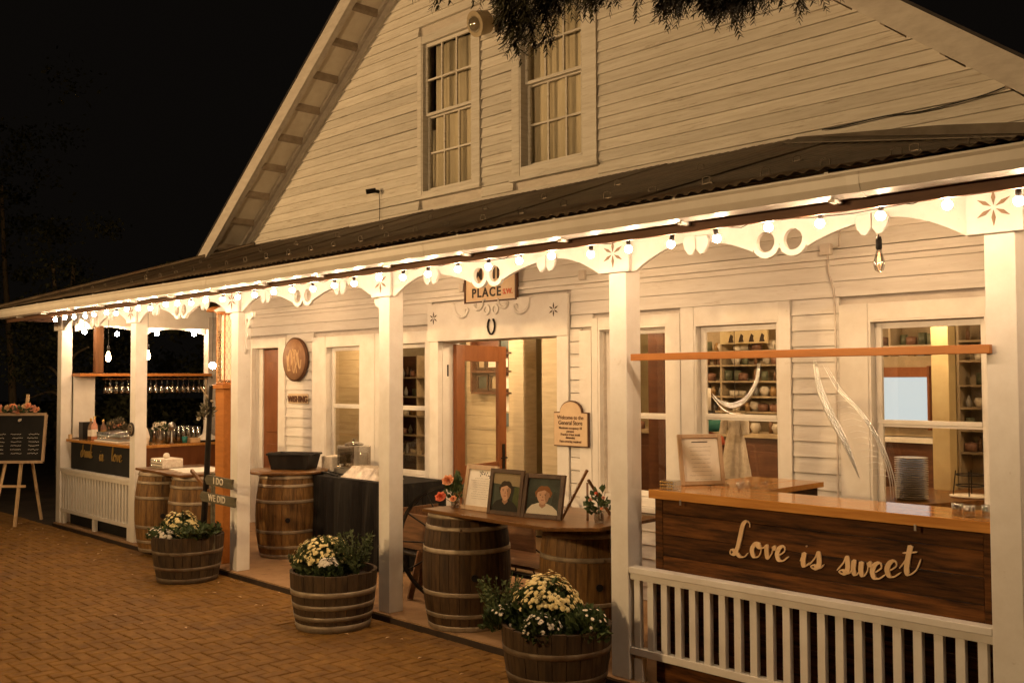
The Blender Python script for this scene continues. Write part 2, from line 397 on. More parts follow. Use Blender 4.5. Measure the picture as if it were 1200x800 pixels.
# trims on the wall
MB().box(1.52, 1.63, D-.03, D+.06, DK, 3.6).build('corner_board', WHITE, bld, bev=.003)
MB().box(1.6, 13.8, D-.028, D+.02, 2.815, 2.842).build('ledge_trim', WHITE, bld, bev=.003)
for s in (-1, 1):   # frieze boards that follow the rake on the wall
    x1 = AP+s*5.0; mb = MB()
    fh = .13 if s < 0 else .03; P = [(AP, 7.454), (x1, rake_z(x1)), (x1, rake_z(x1)-fh), (AP, 7.454-fh)]
    mb.prism(P, 'y', D-.03, D+.02).build('rake_frieze', TRIMSH, bld)
# main roof slopes with open soffit: bargeboard, soffit boards, lookout battens
BATT = mat('grey_batten_paint', (.40,.33,.26), (.28,.22,.17), .7, 8, bump=.2)
SOFF = mat('dusty_soffit_boards', (.80,.74,.64), (.68,.60,.50), .7, 5, bump=.2)
roof = empty('main_roof', (AP, 4, 7.4), bld)
YF = 1.35
for s in (-1, 1):
    xe = AP+s*5.35; ze = rake_z(xe)
    nx, nz = SL/math.hypot(1, SL)*s, 1/math.hypot(1, SL)
    def off(x, zz, t): return (x+nx*t, zz+nz*t)
    P = [off(AP, 7.454, .02) if s else 0, off(xe, ze, .02), off(xe, ze, .10), (AP, 7.454+.13)]; P[0] = (AP, 7.454+.025)
    MB().prism(P, 'y', YF+.006, 10).build('roof_slope', MAINR, roof)
    # barge board on the front edge
    def par(a, b): return [(AP, 7.454+a), (xe, ze+a), (xe, ze+b), (AP, 7.454+b)]
    MB().prism(par(-.035, .175), 'y', YF-.022, YF+.004).build('bargeboard', TRIMSH, roof)
    MB().prism(par(.1755, .20), 'y', YF-.030, YF+.2).build('drip_edge', MAINR, roof)
    MB().prism(par(.02, .04), 'y', YF+.005, D-.031).build('soffit', SOFF, roof)
    MB().prism(par(-.035, .018), 'y', YF+.005, YF+.05).build('soffit_rail', TRIMSH, roof)
    MB().prism(par(-.03, .018), 'y', D-.075, D-.031).build('soffit_rail', TRIMSH, roof)
    k = 0
    dx = .385
    x = AP+s*.3
    while abs(x-AP) < 5.2:
        zz = rake_z(x)
        mb = MB(); a = dx*.042
        mb.prism([(x-a, rake_z(x-a)+.018), (x+a, rake_z(x+a)+.018), (x+a, rake_z(x+a)-.045), (x-a, rake_z(x-a)-.045)], 'y', YF+.052, D-.077)
        mb.build('lookout_batten', BATT, roof); x += s*dx

def bx(mb_args, name, mt, par, bev=.002, **k): return MB().box(*mb_args).build(name, mt, par, bev=bev, **k)
def sash_window(g, outer, rail, rec=.07, mt=WHITE, gm=GLASS, muntins=None, curtain=False, up=False, sillout=.05, fr=.045):
    """g = glass x0,x1,z0,z1; outer = casing extents"""
    x0,x1,z0,z1 = g; a0,a1,c0,c1 = outer; Y0 = D-.022
    wn = empty('window', ((x0+x1)/2, D, c0), bld)
    ja, jb, jc, jd = x0-fr-.02, x1+fr+.02, z0-fr-.02, z1+fr+.015
    bx((a0, ja, Y0, D+.03, c0+.045, c1), 'casing', mt, wn); bx((jb, a1, Y0, D+.03, c0+.045, c1), 'casing', mt, wn)
    bx((ja+.001, jb-.001, Y0+.003, D+.03, jd, c1-.001), 'head_casing', mt, wn)
    bx((a0-.02, a1+.02, Y0-sillout, D+.03, c0, c0+.044), 'sill', mt, wn)
    if jc > c0+.05: bx((ja+.001, jb-.001, Y0+.004, D+.03, c0+.045, jc), 'apron', mt, wn)
    m = MB(); yb = D+rec+.06                       # jamb lining = reveal
    m.box(ja, ja+.018, Y0+.006, yb, jc, jd); m.box(jb-.018, jb, Y0+.006, yb, jc, jd); m.box(ja+.018, jb-.018, Y0+.006, yb, jd-.016, jd); m.box(ja+.018, jb-.018, Y0+.006, yb, jc, jc+.016)
    m.build('jamb', mt, wn)
    ys = D+rec
    xa, xb, za, zb = x0-fr, x1+fr, z0-fr, z1+fr-.003
    for (q0, q1, yy) in ((rail, zb, ys-.03 if up else ys), (za, rail, ys+.004)):
        sm = empty('sash', ((xa+xb)/2, yy, q0), wn) if False else wn
        s_ = MB(); h = .022
        s_.box(xa, x0, yy, yy+.028, q0, q1); s_.box(x1, xb, yy, yy+.028, q0, q1)
        if q0 == rail: s_.box(x0, x1, yy+.001, yy+.027, q1-fr, q1); s_.box(x0, x1, yy-.004, yy+.027, q0-.004, q0+.026)
        else: s_.box(x0, x1, yy+.001, yy+.027, q0, q0+fr); s_.box(x0, x1, yy+.001, yy+.029, q1-.022, q1-.005)
        s_.build('sash', mt, wn, bev=.002)
        lo, hi = (q0+.026, q1-fr) if q0 == rail else (q0+fr, q1-.022)
        MB().box(x0-.004, x1+.004, yy+.012, yy+.016, lo-.004, hi+.004).build('pane', gm, wn)
        if muntins:
            nc, nr = muntins
            for i in range(1, nc): xx = x0+(x1-x0)*i/nc; MB().box(xx-.009, xx+.009, yy+.003, yy+.025, lo, hi).build('muntin', mt, wn)
            for i in range(1, nr): zz = lo+(hi-lo)*i/nr; MB().box(x0, x1, yy+.0045, yy+.0235, zz-.009, zz+.009).build('muntin', mt, wn)
    if curtain:
        for (p, q, zt) in curtain:
            vs = []; n = 26; zb_ = z0-.02
            for kz in range(2):
                for i in range(n+1):
                    t = i/n; vs.append((p+(q-p)*t, ys+.062+.022*math.sin(t*22+p*9)*.6+.005*math.sin(t*51), zt if kz else zb_))
            c = MB().add(vs, [(i, i+1, n+2+i, n+1+i) for i in range(n)], True)
            o = c.build('curtain', CURT, wn); so = o.modifiers.new('s', 'SOLIDIFY'); so.thickness = .003
    return wn
CURT = mat('pale_curtain', (.85,.79,.66), (.72,.64,.50), .85, 8, (6,6,.6), .3)
sash_window((5.37,6.07,3.99,5.50), (5.25,6.24,3.87,5.62), 4.76, .05, GABLE, UPGLASS, (3,2), [(5.42,6.12,5.52),(5.30,5.41,4.62)], True, .02, .035)
sash_window((6.86,7.56,4.02,5.50), (6.70,7.78,3.85,5.62), 4.78, .07, GABLE, UPGLASS, (3,2), [(6.70,7.62,5.52)], True, .02, .035)
# dark attic rooms behind the upper windows
for a, b in ((5.27,6.20),(6.74,7.70)):
    m = MB(); m.box(a-.3, b+.3, 3.0, 3.02, 3.7, 5.8); m.box(a-.3, a-.28, 2.0, 3, 3.7, 5.8); m.box(b+.28, b+.3, 2.0, 3, 3.7, 5.8)
    m.build('attic_room_lining', INWOOD, bld)
# ground-floor windows (glass measured on the wall plane)
sash_window((3.56,4.14,1.0,2.31), (3.22,4.48,.86,2.48), 1.66, .06, WHITE, GLASS)
sash_window((4.80,5.32,1.0,2.31), (4.485,5.45,.86,2.481), 1.66, .06, WHITE, GLASS)
sash_window((7.84,8.46,1.02,2.35), (7.705,8.66,.86,2.50), 1.65, .07, WHITE, GLASS)
sash_window((8.86,9.50,1.02,2.34), (8.667,9.662,.87,2.54), 1.66, .05, WHITE, GLASS)
sash_window((10.33,11.00,1.06,2.31), (10.05,11.155,.93,2.485), 1.65, .05, WHITE, GLASS)
sash_window((12.3,13.0,1.06,2.31), (12.05,13.2,.93,2.48), 1.65, .05, WHITE, GLASS)
# left doorway with a red door set back in it
dw = empty('side_doorway', (2.1, D, DK), bld)
bx((1.632,1.78,D-.024,D+.03,DK,2.50), 'casing', WHITE, dw); bx((2.44,2.60,D-.024,D+.03,DK,2.50), 'casing', WHITE, dw); bx((1.781,2.439,D-.02,D+.03,2.38,2.499), 'head_casing', WHITE, dw)
m = MB(); m.box(1.76,2.46,D+.031,D+.3,2.374,2.395); m.box(1.76,1.785,D+.031,D+.3,DK,2.374); m.box(2.435,2.46,D+.031,D+.3,DK,2.374); m.build('reveal', WHITE, dw)
bx((1.90,2.44,D+.09,D+.13,DK,2.36), 'red_door_leaf', REDWOOD, dw)
for zz in ((.35,1.15),(1.3,2.2)): bx((1.99,2.36,D+.078,D+.092,zz[0],zz[1]), 'door_panel', REDWOOD, dw, .006)
bx((1.779,1.899,D+.07,D+.11,DK,2.38), 'side_panel', WHITE, dw)
# entrance with deep surround
en = empty('entrance', (6.44, D, DK), bld)
for a, b in ((5.462,5.60),(7.29,7.43)): bx((a,b,D-.030,D+.03,DK,2.36), 'pilaster', WHITE, en)
bx((7.56,7.70,D-.024,D+.03,DK,2.395), 'casing', WHITE, en)
z = DK
while z < 2.34: MB().box(7.442,7.558,D-.012,D+.02,z,z+.108).build('infill_board', SIDE, en); z += .115
vs, fs = flat([[(5.45,2.36),(7.44,2.36),(7.44,2.74),(5.45,2.74)]], .03)
MB().add(*shift((vs, fs), 0, D-.046, 0)).build('header_board', WHITE, en, bev=.003)
m = MB(); m.box(5.585,5.605,D+.031,D+.26,DK,2.355); m.box(7.285,7.305,D+.031,D+.26,DK,2.355); m.box(5.585,7.305,D+.031,D+.26,2.355,2.375); m.build('reveal', WHITE, en)
def scroll(cx, cz, s, mirror, y, th=.014):
    """S-scroll cut-out as a raised ribbon"""
    pts = [(-.02,.11),(.02,.10),(.03,.05),(.06,.01),(.12,-.01),(.17,.01),(.19,.05),(.16,.06),(.15,.03)]
    L = smoothline([Vector((p[0]*mirror*s+cx, 0, p[1]*s+cz)) for p in pts], 4)
    mb = MB(); mb.tube([Vector((q.x, y, q.z)) for q in L], [.004+.012*math.sin(PI*i/(len(L)-1)) for i in range(len(L))], 6); return mb
for cx, mir in ((5.86,1),(6.99,-1)): scroll(cx, 2.60, 1.25, mir, D-.05).build('scroll_ornament', WHITE, en)
for cx, mir in ((6.34,1),(6.52,-1)): scroll(cx, 2.66, .8, -mir, D-.05).build('scroll_ornament', WHITE, en)
for cx in (6.37,6.49):
    MB().add(*shift(flat([circ(0,0,.052,18),circ(0,0,.028,14)], .012), cx, D-.059, 2.645)).build('ring_ornament', WHITE, en)
STARM = mat('dark_cut_star', (.10,.07,.045), None, .8, 9, bump=0)
def star(cx, cz, r, y, par, mt):
    m = MB()
    for i in range(6):
        a = PI/2+i*PI/3; c, s = math.cos(a), math.sin(a)
        P = [(cx+c*r*.14, cz+s*r*.14), (cx+c*r*.55-s*r*.11, cz+s*r*.55+c*r*.11), (cx+c*r, cz+s*r), (cx+c*r*.55+s*r*.11, cz+s*r*.55-c*r*.11)]
        m.prism(P, 'y', y, y+.004)
    return m.build('star_inlay', mt, par)
star(5.55, 2.60, .062, D-.0505, en, STARM); star(7.27, 2.60, .062, D-.0505, en, STARM)
# half open glazed red door (leaf swung into the store)
dl = empty('entrance_door', (5.66, 1.96, DK), bld)
Md = Matrix.Translation((5.635, 1.97, 0))@Matrix.Rotation(math.radians(103), 4, 'Z')
def dbox(a, b, c, d, e, f, name, mt): return MB().box(a,b,c,d,e,f).xf(Md).build(name, mt, dl, bev=.003)
dbox(0,.15,-.022,.022,DK,2.33,'stile',REDWOOD); dbox(.79,.94,-.022,.022,DK,2.33,'stile',REDWOOD)
dbox(.151,.789,-.020,.020,2.16,2.33,'rail',REDWOOD); dbox(.151,.789,-.020,.020,DK,.42,'rail',REDWOOD); dbox(.151,.789,-.020,.020,.92,1.06,'rail',REDWOOD)
dbox(.151,.789,-.010,.010,.42,.92,'lower_panel',REDWOOD); dbox(.151,.789,-.003,.003,1.06,2.16,'pane',GLASS)
dbox(.85,.90,-.032,-.0225,.95,1.25,'lock_plate',IRON)
MB().tube([(.87,-.03,1.10),(.87,-.075,1.10),(.76,-.075,1.10)], .009, 6).xf(Md).build('handle', IRON, dl)
for zz in (.5, 2.0): MB().tube([(5.60,D+.10,zz),(5.60,D+.10,zz+.12)], .013, 6).build('hinge', IRON, dl)
# store interior shell
ins = empty('store_interior', (8, 4, DK), bld)
MB().box(2.5,14,D+.152,6.4,DK-.08,DK).build('store_floor', INFLOOR, ins)
MB().box(2.5,14,D+.152,6.4,2.80,2.84).build('store_ceiling', CREAM, ins)
MB().box(2.5,14,5.6,5.7,DK,2.8).build('back_wall', CREAM, ins)
MB().box(13.8,13.9,D+.152,5.6,DK,2.8).build('side_wall', CREAM, ins)
z = DK
while z < 2.75:
    MB().box(4.05,4.93,3.52,3.56,z,z+.172).build('plank', PLANKIN, ins); MB().box(2.62,3.72,2.50,2.53,z,z+.172).build('plank', PLANKIN, ins)
    z += .175
MB().box(4.95,5.20,3.40,3.62,DK,2.8).build('partition_post', PLANKIN, ins, bev=.004)
MB().box(2.5,2.6,D+.152,5.6,DK,2.8).build('side_wall', PLANKIN, ins)
MB().box(5.60,6.35,3.3,3.42,DK,2.8).build('pillar', PLANKIN, ins, bev=.004); MB().box(5.42,5.50,3.5,3.6,DK,2.8).build('door_jamb', INWOOD, ins)
MB().box(10.05,10.19,3.3,3.44,DK,2.8).build('pillar', CREAM, ins, bev=.004)
MB().box(7.05,7.25,3.4,3.6,DK,2.8).build('pillar', INWOOD, ins, bev=.004)

# ---------------------------------------------------------------- the porch
po = thing('porch', 'long white porch with gingerbread trim and corrugated roof along the storefront', 'porch', (7, 0, DK))
MB().box(-.1, 14.4, -.04, D+.03, -.02, DK).build('porch_floor', DECK, po)
MB().box(-.11, 14.41, -.052, -.0405, -.02, DK-.012).build('floor_edge_board', DECKE, po)
MB().box(-.1, 1.5, D+.031, 6.0, -.02, DK).build('porch_floor', DECK, po)
def post(x1, y0=0.0, mt=WHITE, st=True, w_=PW, zt=2.88):
    p = empty('post', (x1-w_/2, y0+w_/2, DK), po)
    o = MB().box(x1-w_, x1, y0, y0+w_, DK+.001, zt).build('shaft', mt, p, bev=.004)
    if st:
        bw = .255; cx = x1-w_/2-.012
        MB().box(cx-bw/2, cx+bw/2, y0-.026, y0-.0005, 2.632, 2.868).build('capital_block', WHITE, p, bev=.003)
        star(cx, 2.75, .085, y0-.0305, p, TRIMSTAR)
    return p
TRIMSTAR = mat('carved_star_paint', (.26,.17,.10), None, .7, 9, bump=0)
for x in PX: post(x)
post(.139, 2.0, TRIMSH, False); post(.139, 4.2, TRIMSH, False)
MB().box(.03, .13, .40, .50, 2.075, 2.86).build('stud', BROWNL, po, bev=.003)
# beam above the posts, side beam
MB().box(-.14, 14.4, .004, .135, 2.881, 3.02).build('porch_beam', WHITE, po, bev=.003)
MB().box(.004, .135, .14, 6.0, 2.70, 3.018).build('side_beam', WHITE, po, bev=.003)
# gingerbread: one cut-out panel per span
def fret(xa, xb):
    L = xb-xa; top = 2.868; lo = 2.632
    def half(n=12):
        P = [(0, lo), (.075, lo)]
        # rising quarter arch to the first pendant
        for i in range(n+1):
            t = i/n; x = .075+.40*t; z = lo+.137*math.sin(t*PI/2)**.9; P.append((x, z))
        # descending arch to the centre rings
        xc = L/2-.165
        x0 = .475
        for i in range(1, n+1):
            t = i/n; x = x0+(xc-x0)*t; z = 2.769-.100*t**2.0; P.append((x, z))
        # ring lobe
        rc = L/2-.082
        for i in range(1, 11):
            a = PI*1.02+(PI*.93)*i/10; P.append((rc+.086*math.cos(a), 2.712+.086*math.sin(a)))
        return P
    h = half(); right = [(L-x, z) for x, z in reversed(h)]
    outline = [(0, top)]+h+right+[(L, top)]
    # reverse orientation not important for filled 2D curves
    rings = [circ(L/2-.084, 2.716, .056, 20, rz=.058), circ(L/2+.084, 2.716, .056, 20, rz=.058)]
    fp = empty('fretwork_panel', ((xa+xb)/2, .02, lo), po)
    MB().add(*shift(flat([outline]+rings, .028), xa, .002, 0)).build('cut_panel', WHITE, fp)
    for cx in (xa+.54, xb-.54):
        lob = MB()
        for k in (-1, 1):
            P = [(cx+k*.003, 2.80), (cx+k*.080, 2.796), (cx+k*.092, 2.765), (cx+k*.080, 2.725), (cx+k*.055, 2.692), (cx+k*.028, 2.688), (cx+k*.003, 2.722)]
            lob.prism(P if k > 0 else P[::-1], 'y', -.018, .001)
        lob.build('pendant_lobe', WHITE, fp, bev=.004)
    MB().box(xa+.06, xb-.06, -.012, .0015, 2.845, 2.8675).build('top_moulding', WHITE, fp, bev=.002)
for i in range(len(PX)-1): fret(PX[i]+.001, PX[i+1]-PW-.001)
# small scroll brackets beside two of the posts
def bracket(x, s, y=.07):
    P = [(0,2.63),(.16,2.63),(.15,2.58),(.10,2.56),(.085,2.50),(.055,2.47),(.06,2.40),(.03,2.36),(.035,2.27),(0,2.22)]
    P = [(x+s*a, b) for a, b in P]
    MB().add(*shift(flat([P, circ(x+s*.05, 2.545, .022, 12)], .03), 0, y, 0)).build('scroll_bracket', WHITE, po)
for i in (3, 2): bracket(PX[i]-PW-.0005, -1)
bracket(PX[2]+.0005, 1)
# side fretwork on the left end
vs, fs = flat([[(0,2.70),(1.84,2.70),(1.84,2.62)]+[(1.84-.9*t/10, 2.62+.07*math.sin(t/10*PI)) for t in range(1,10)]+[(.92,2.56)]+[(.92-.9*t/10, 2.62+.07*math.sin(t/10*PI)) for t in range(1,10)]+[(0,2.62)], circ(.92,2.63,.035,12)], .025)
MB().add([(y_+.05, x_+.145, z_) for x_, y_, z_ in vs], fs).build('side_fretwork', WHITE, po)
# roof: hip at the left end, corrugated sheets laid side by side
EO = .60; ZE = 2.925; SLP = (3.735-ZE)/(D+EO)
def rz(y, x=0): return ZE+(SLP-max(0, min(x-9.7, 2.6))*.0675)*(y+EO)
def corr(xa, xb, ya, yb_, ax='x', hip=None):
    n = int((xb-xa)/.0190); rows = 5; vs = []; mb = MB()
    for r in range(rows+1):
        for i in range(n+1):
            x = xa+(xb-xa)*i/n
            t = r/rows
            y0_, y1_ = ya, yb_
            if hip: y0_, y1_ = ya, min(yb_, x)
            y = y0_+(y1_-y0_)*t
            zz = rz(y, x if ax == 'x' else 0)+.0075*math.sin(2*PI*x/.076)+.004*math.sin(x*1.9+y*2)
            if r == 0: y -= .010*math.sin(2*PI*x/.076+1)+.008*math.sin(x*7)
            vs.append((x, y, zz) if ax == 'x' else (y, x, zz))
    m_ = n+1
    mb.add(vs, [(r*m_+i, r*m_+i+1, (r+1)*m_+i+1, (r+1)*m_+i) for r in range(rows) for i in range(n)], True)
    return mb
x = -EO; k = 0
while x < 14.5:
    x1 = x+.76
    o = corr(x, x1+.03, -EO-.012*(k % 2), D-.012, hip=(x < D)).build('roof_sheet', ROOFM, po)
    o.location.z += .004*(k % 2)+.002*R.random(); so = o.modifiers.new('s', 'SOLIDIFY'); so.thickness = .003
    x = x1; k += 1
x = -EO; k = 0
while x < 6:
    x1 = x+.76
    o = corr(x, x1+.03, -EO, min(1.56, 9), ax='y', hip=(x < D)).build('roof_sheet', ROOFM, po)
    so = o.modifiers.new('s', 'SOLIDIFY'); so.thickness = .003
    x = x1; k += 1
MB().tube([(-EO, -EO, rz(-EO)+.02), (D, D, rz(D)+.02)], .028, 6).build('hip_cap', ROOFM, po)
# patched flashing sheet at the right of the junction
m = MB(); L_ = [9.75+.35*i for i in range(13)]
vs = []
for x in L_: e_ = min(1, .05+(x-9.75)/1.2); vs += [(x, D-.035, rz(D,x)+.012+.070*e_), (x, D-.04, rz(D,x)+.012), (x, D-.22, rz(D-.22,x)+.016), (x, D-.22, rz(D-.22,x)+.008), (x, D-.028, rz(D,x)+.0)]
m.add(vs, [(i*5+j, i*5+(j+1) % 5, (i+1)*5+(j+1) % 5, (i+1)*5+j) for i in range(12) for j in range(5)])
m.build('flashing_sheet', mat('grey_flashing', (.17,.14,.11), (.10,.08,.06), .5, 4, metal=.3), po)
# underside boards, fascia, gutter
MB().prism([(-EO+.05, rz(-EO+.05)-.03), (D-.02, 3.42), (D-.02, 3.40), (-EO+.05, rz(-EO+.05)-.055)], 'x', -.5, 14.4).build('roof_boards', DARKIN, po)
MB().box(-.56, 14.42, -.508, -.484, 2.738, 2.90).build('fascia_board', BROWN, po)
MB().box(-.5, 14.4, -.483, .0, 2.865, 2.877).build('eave_soffit', BROWN, po)
m = MB(); gz = 2.79
prof = [(-.510,.110),(-.510,.0),(-.555,-.004),(-.600,.010),(-.618,.045),(-.622,.085),(-.634,.098),(-.634,.108),(-.616,.108),(-.606,.09),(-.598,.03),(-.555,.012),(-.520,.014),(-.520,.110)]
def sag(x): return -.012*math.exp(-((x-6)/3.)**2)
xs = [-.62+i*.75 for i in range(21)]
vs = [(x, y, gz+zz+sag(x)) for x in xs for y, zz in prof]; k = len(prof)
m.add(vs, [(i*k+j, i*k+(j+1) % k, (i+1)*k+(j+1) % k, (i+1)*k+j) for i in range(len(xs)-1) for j in range(k)])
GUT = mat('white_gutter_metal', (.74,.70,.64), (.66,.61,.54), .38, 4, (1,1,1), .08, rnd=0)
m.build('gutter', GUT, po)
for i in range(17):
    x = .1+i*.86
    MB().box(x-.016, x+.016, -.59, -.505, gz-.018+sag(x), gz-.0045+sag(x)).build('gutter_hanger', GUT, po); MB().box(x-.010, x+.010, -.6365, -.500, gz+.1085+sag(x), gz+.114+sag(x)).build('gutter_strap', GUT, po)
for x in (2.1, 5.2, 8.3, 11.4): MB().prism([(a*1.0-(.0022 if a < -.56 else 0), gz+b-(.0022 if b < .05 else 0)+sag(x)) for a, b in prof[1:7]]+[(-.52, gz+.08)], 'x', x-.03, x+.03).build('gutter_joint', GUT, po)
# left eave: fascia and gutter returning along the end
MB().box(-.508, -.484, -.483, 6, 2.762, 2.90).build('fascia_board', BROWN, po)
MB().box(-.63, -.510, -.505, 6, 2.79, 2.90).build('end_gutter', GUT, po, bev=.01)
MB().box(-.483, .003, .0, 6, 2.866, 2.878).build('eave_soffit', WHITE, po)
GUARD = mat('dull_guard_metal', (.22,.18,.14), (.12,.10,.08), .5, 20, metal=.7, rnd=.5)
# snow guards: two rows of small bent loops
for row, (yy, x0_) in enumerate(((-.22, .2), (.62, .5))):
    x = x0_
    while x < 14:
        if x > yy:
            zz = rz(yy, x)
            mb = MB(); hh_ = R.uniform(.028,.045); mb.tube([(x-.026, yy, zz), (x-.026, yy-.004, zz+hh_), (x, yy-.006, zz+hh_+.008), (x+.026, yy-.004, zz+hh_), (x+.026, yy, zz)], .0032, 5); mb.box(x-.035, x+.035, yy+.002, yy+.10, zz+.003, zz+.012)
            mb.build('snow_guard', GUARD, po)
        x += (.36 if row == 0 else .72)*R.uniform(.93,1.07)
# railings
def railing(xa, xb, zt, zb, n, y=.012, wd=.045):
    r = empty('railing', ((xa+xb)/2, y, DK), po)
    MB().box(xa, xb, y, y+.075, zt-.038, zt).build('top_rail', WHITE, r, bev=.004)
    MB().box(xa+.001, xb-.001, y+.014, y+.06, zt-.078, zt-.0385).build('sub_rail', WHITE, r, bev=.003)
    MB().box(xa, xb, y+.01, y+.066, zb, zb+.045).build('bottom_rail', WHITE, r, bev=.003)
    me = MB().box(-wd/2, wd/2, y+.018, y+.018+.034, zb+.0455, zt-.0785).mesh('baluster', WHITE)
    for i in range(n):
        x = xa+(xb-xa)*(i+.5)/n
        o = bpy.data.objects.new('baluster', me); col.objects.link(o); o.parent = r
        b0 = LOC[r.name]; o.location = (x-b0[0], -b0[1], -b0[2])
    for x in (xa+.06, xb-.06, (xa+xb)/2): MB().box(x-.03, x+.03, y+.014, y+.06, DK+.001, zb-.001).build('foot_block', WHITE, r)
railing(PX[4]+.001, PX[5]-PW-.001, .81, .275, 21, .0, .043)
railing(PX[5]+.001, PX[6]-PW-.001, .81, .275, 21, .0, .043)
railing(PX[0]+.001, PX[1]-PW-.001, .835, .27, 24, .0, .040)

# assumed porch ceiling lamps, added out of sight under the rafters, behind the fretwork
def porch_lamp(x, y, label):
    l = thing('assumed_ceiling_lamp', label, 'lamp', (x, y, 2.99), 'assumed ceiling lamps under the porch roof')
    zt = 3.10
    MB().lathe([(.0001,.0),(.05,.0),(.05,-.03),(.02,-.04),(.02,-.06)], 14, (x,y,zt)).build('ceiling_plate', IRON, l)
    MB().sphere((x,y,zt-.115), .055, 14, 8).build('globe', E_GLOBE, l)
E_GLOBE = emit('lit_globe_glass', WARM, PORCH/(4*PI*PI*.055**2)/1.0)
for i, (x, y, t) in enumerate(((1.2,.9,'above the drinks bar'),(3.5,.8,'behind the lantern post'),(5.9,.8,'in front of the draped side table'),(8.3,.8,'before the store entrance'),(10.7,.8,'over the dessert counter'),(13.0,.8,'beyond the right post'))):
    porch_lamp(x, y, 'assumed round ceiling lamp under the porch roof '+t)

# ---------------------------------------------------------------- string lights along the eave
sl = thing('string_lights', 'string of glowing globe bulbs hung along the white gingerbread trim', 'string lights', (5.9, -.46, 2.8))
bm_ = MB().sphere((0,0,0), .0215, 12, 8).mesh('bulb', E_BULB)
sk_ = MB().lathe([(.0001,.060),(.012,.060),(.013,.028),(.010,.016)], 8).mesh('socket', BLACK)
xb_ = [1.11+.2955*i for i in range(44)]
pts = []
for i, x in enumerate(xb_):
    zz = 2.706+R.uniform(-.016,.012)
    y = -.46+R.uniform(-.015,.015)
    b = shared(bm_, 'bulb', sl, (x, y, zz), (R.uniform(-.15,.15), R.uniform(-.15,.15), 0))
    s = bpy.data.objects.new('socket', sk_); col.objects.link(s); s.parent = b
    pts.append((x, y, zz+.062))
    if i < len(xb_)-1: pts.append((x+.148, y, zz+.052+R.uniform(-.018,.004)))
MB().tube(pts, .0024, 5).build('cable', BLACK, sl)
pts2 = [(x, -.040, 2.835+.022*math.sin(x*2.1)+.012*math.sin(x*5)) for x in [.1+.25*i for i in range(56)]]
MB().tube(pts2, .0018, 5).build('cable', INK, sl)

def pendant(x, y, z, lit, label, top=2.86, big=1.0, grp=None):
    p = thing('pendant_bulb', label, 'pendant lamp', (x, y, z), grp)
    MB().tube([(x,y,top),(x,y,z+.09*big)], .0032, 5).build('cord', BLACK, p)
    MB().lathe([(.0001,.12),(.014,.12),(.018,.10),(.018,.055),(.014,.045)], 10, (x,y,z)).build('socket', BLACK, p)
    pr_ = [(.012,.048),(.020,.02),(.031,-.02),(.033,-.045),(.024,-.075),(.0005,-.088)]
    MB().lathe([(r*big, zz) for r, zz in pr_], 14, (x,y,z)).build('glass_bulb', E_EDI if lit else CRYSTAL, p)
    if not lit:
        m = MB()
        for a in range(4):
            c, s = math.cos(a*PI/2)*.012, math.sin(a*PI/2)*.012; m.tube([(x+c*.3,y+s*.3,z+.03),(x+c,y+s,z-.045),(x+s*.6,y-c*.6,z+.0)], .0012, 4)
        m.build('filament', FILA, p)
pendant(10.88, .70, 2.66, False, 'unlit clear teardrop bulb on a black cord over the dessert counter', 3.1)
gp = 'hanging bulbs at the drinks bar'
pendant(.60, .375, 2.30, True, 'lit bulb hanging low between the two left porch posts', 2.86, 1.0, gp)
pendant(.60, .90, 2.33, True, 'lit bulb hanging low just right of the second porch post', 2.86, 1.0, gp)
def globe(x, y, z, label, top, r=.03):
    o = thing('hanging_globe_bulb', label, 'light bulb', (x,y,z), 'small globe bulbs around the drinks bar')
    MB().sphere((x,y,z), r, 12, 8).build('globe', E_BULB, o)
    MB().tube([(x,y,z+r),(x,y,top)], .004, 5).build('cord', BLACK, o)
globe(.1, .69, 2.60, 'globe bulb under the end beam between the two left posts', 2.70)
globe(.1, 1.25, 2.62, 'globe bulb under the end beam right of the second post', 2.70)
globe(.1, 1.80, 2.63, 'globe bulb under the end beam beside the dark garlanded post', 2.70)
globe(.25, .20, 2.61, 'globe bulb tucked beside the leftmost porch post', 2.86)
globe(-.47, .25, 2.72, 'globe bulb under the left end of the eave beyond the corner post', 2.76, .022)
globe(-1.6, .6, 2.63, 'lone globe bulb glowing left of the porch against dark trees', 2.86)

# ---------------------------------------------------------------- flood lamp added to wash the gable (unseen left of the view, own pole)
fl = thing('added_floodlight', 'assumed flood lamp on a steel pole, added out of view to light the gable', 'added_floodlight', (-2.5, -9.5, 0))
MB().tube([(-2.5,-9.5,0),(-2.5,-9.5,3.6)], [.06,.045], 10).build('pole', IRON, fl)
dirv = (Vector((4.6, 1.8, 5.2))-Vector((-2.5,-9.5,3.7))).normalized()
c0 = Vector((-2.5,-9.5,3.72))
MB().tube([c0-dirv*.25, c0-dirv*.05, c0+dirv*.12], [.10,.13,.16], 14).build('lamp_head', IRON, fl)
ld = bpy.data.lights.new('added_flood_lamp', 'SPOT'); ld.energy = ADDED_FLOOD; ld.color = (1, .625, .28); ld.spot_size = math.radians(62); ld.spot_blend = 1.0; ld.shadow_soft_size = .12
lo = bpy.data.objects.new('added_flood_lamp', ld); col.objects.link(lo); lo.parent = fl
lo.location = (c0+dirv*.2)-Vector(LOC[fl.name]); lo.rotation_euler = dirv.to_track_quat('-Z', 'Y').to_euler()
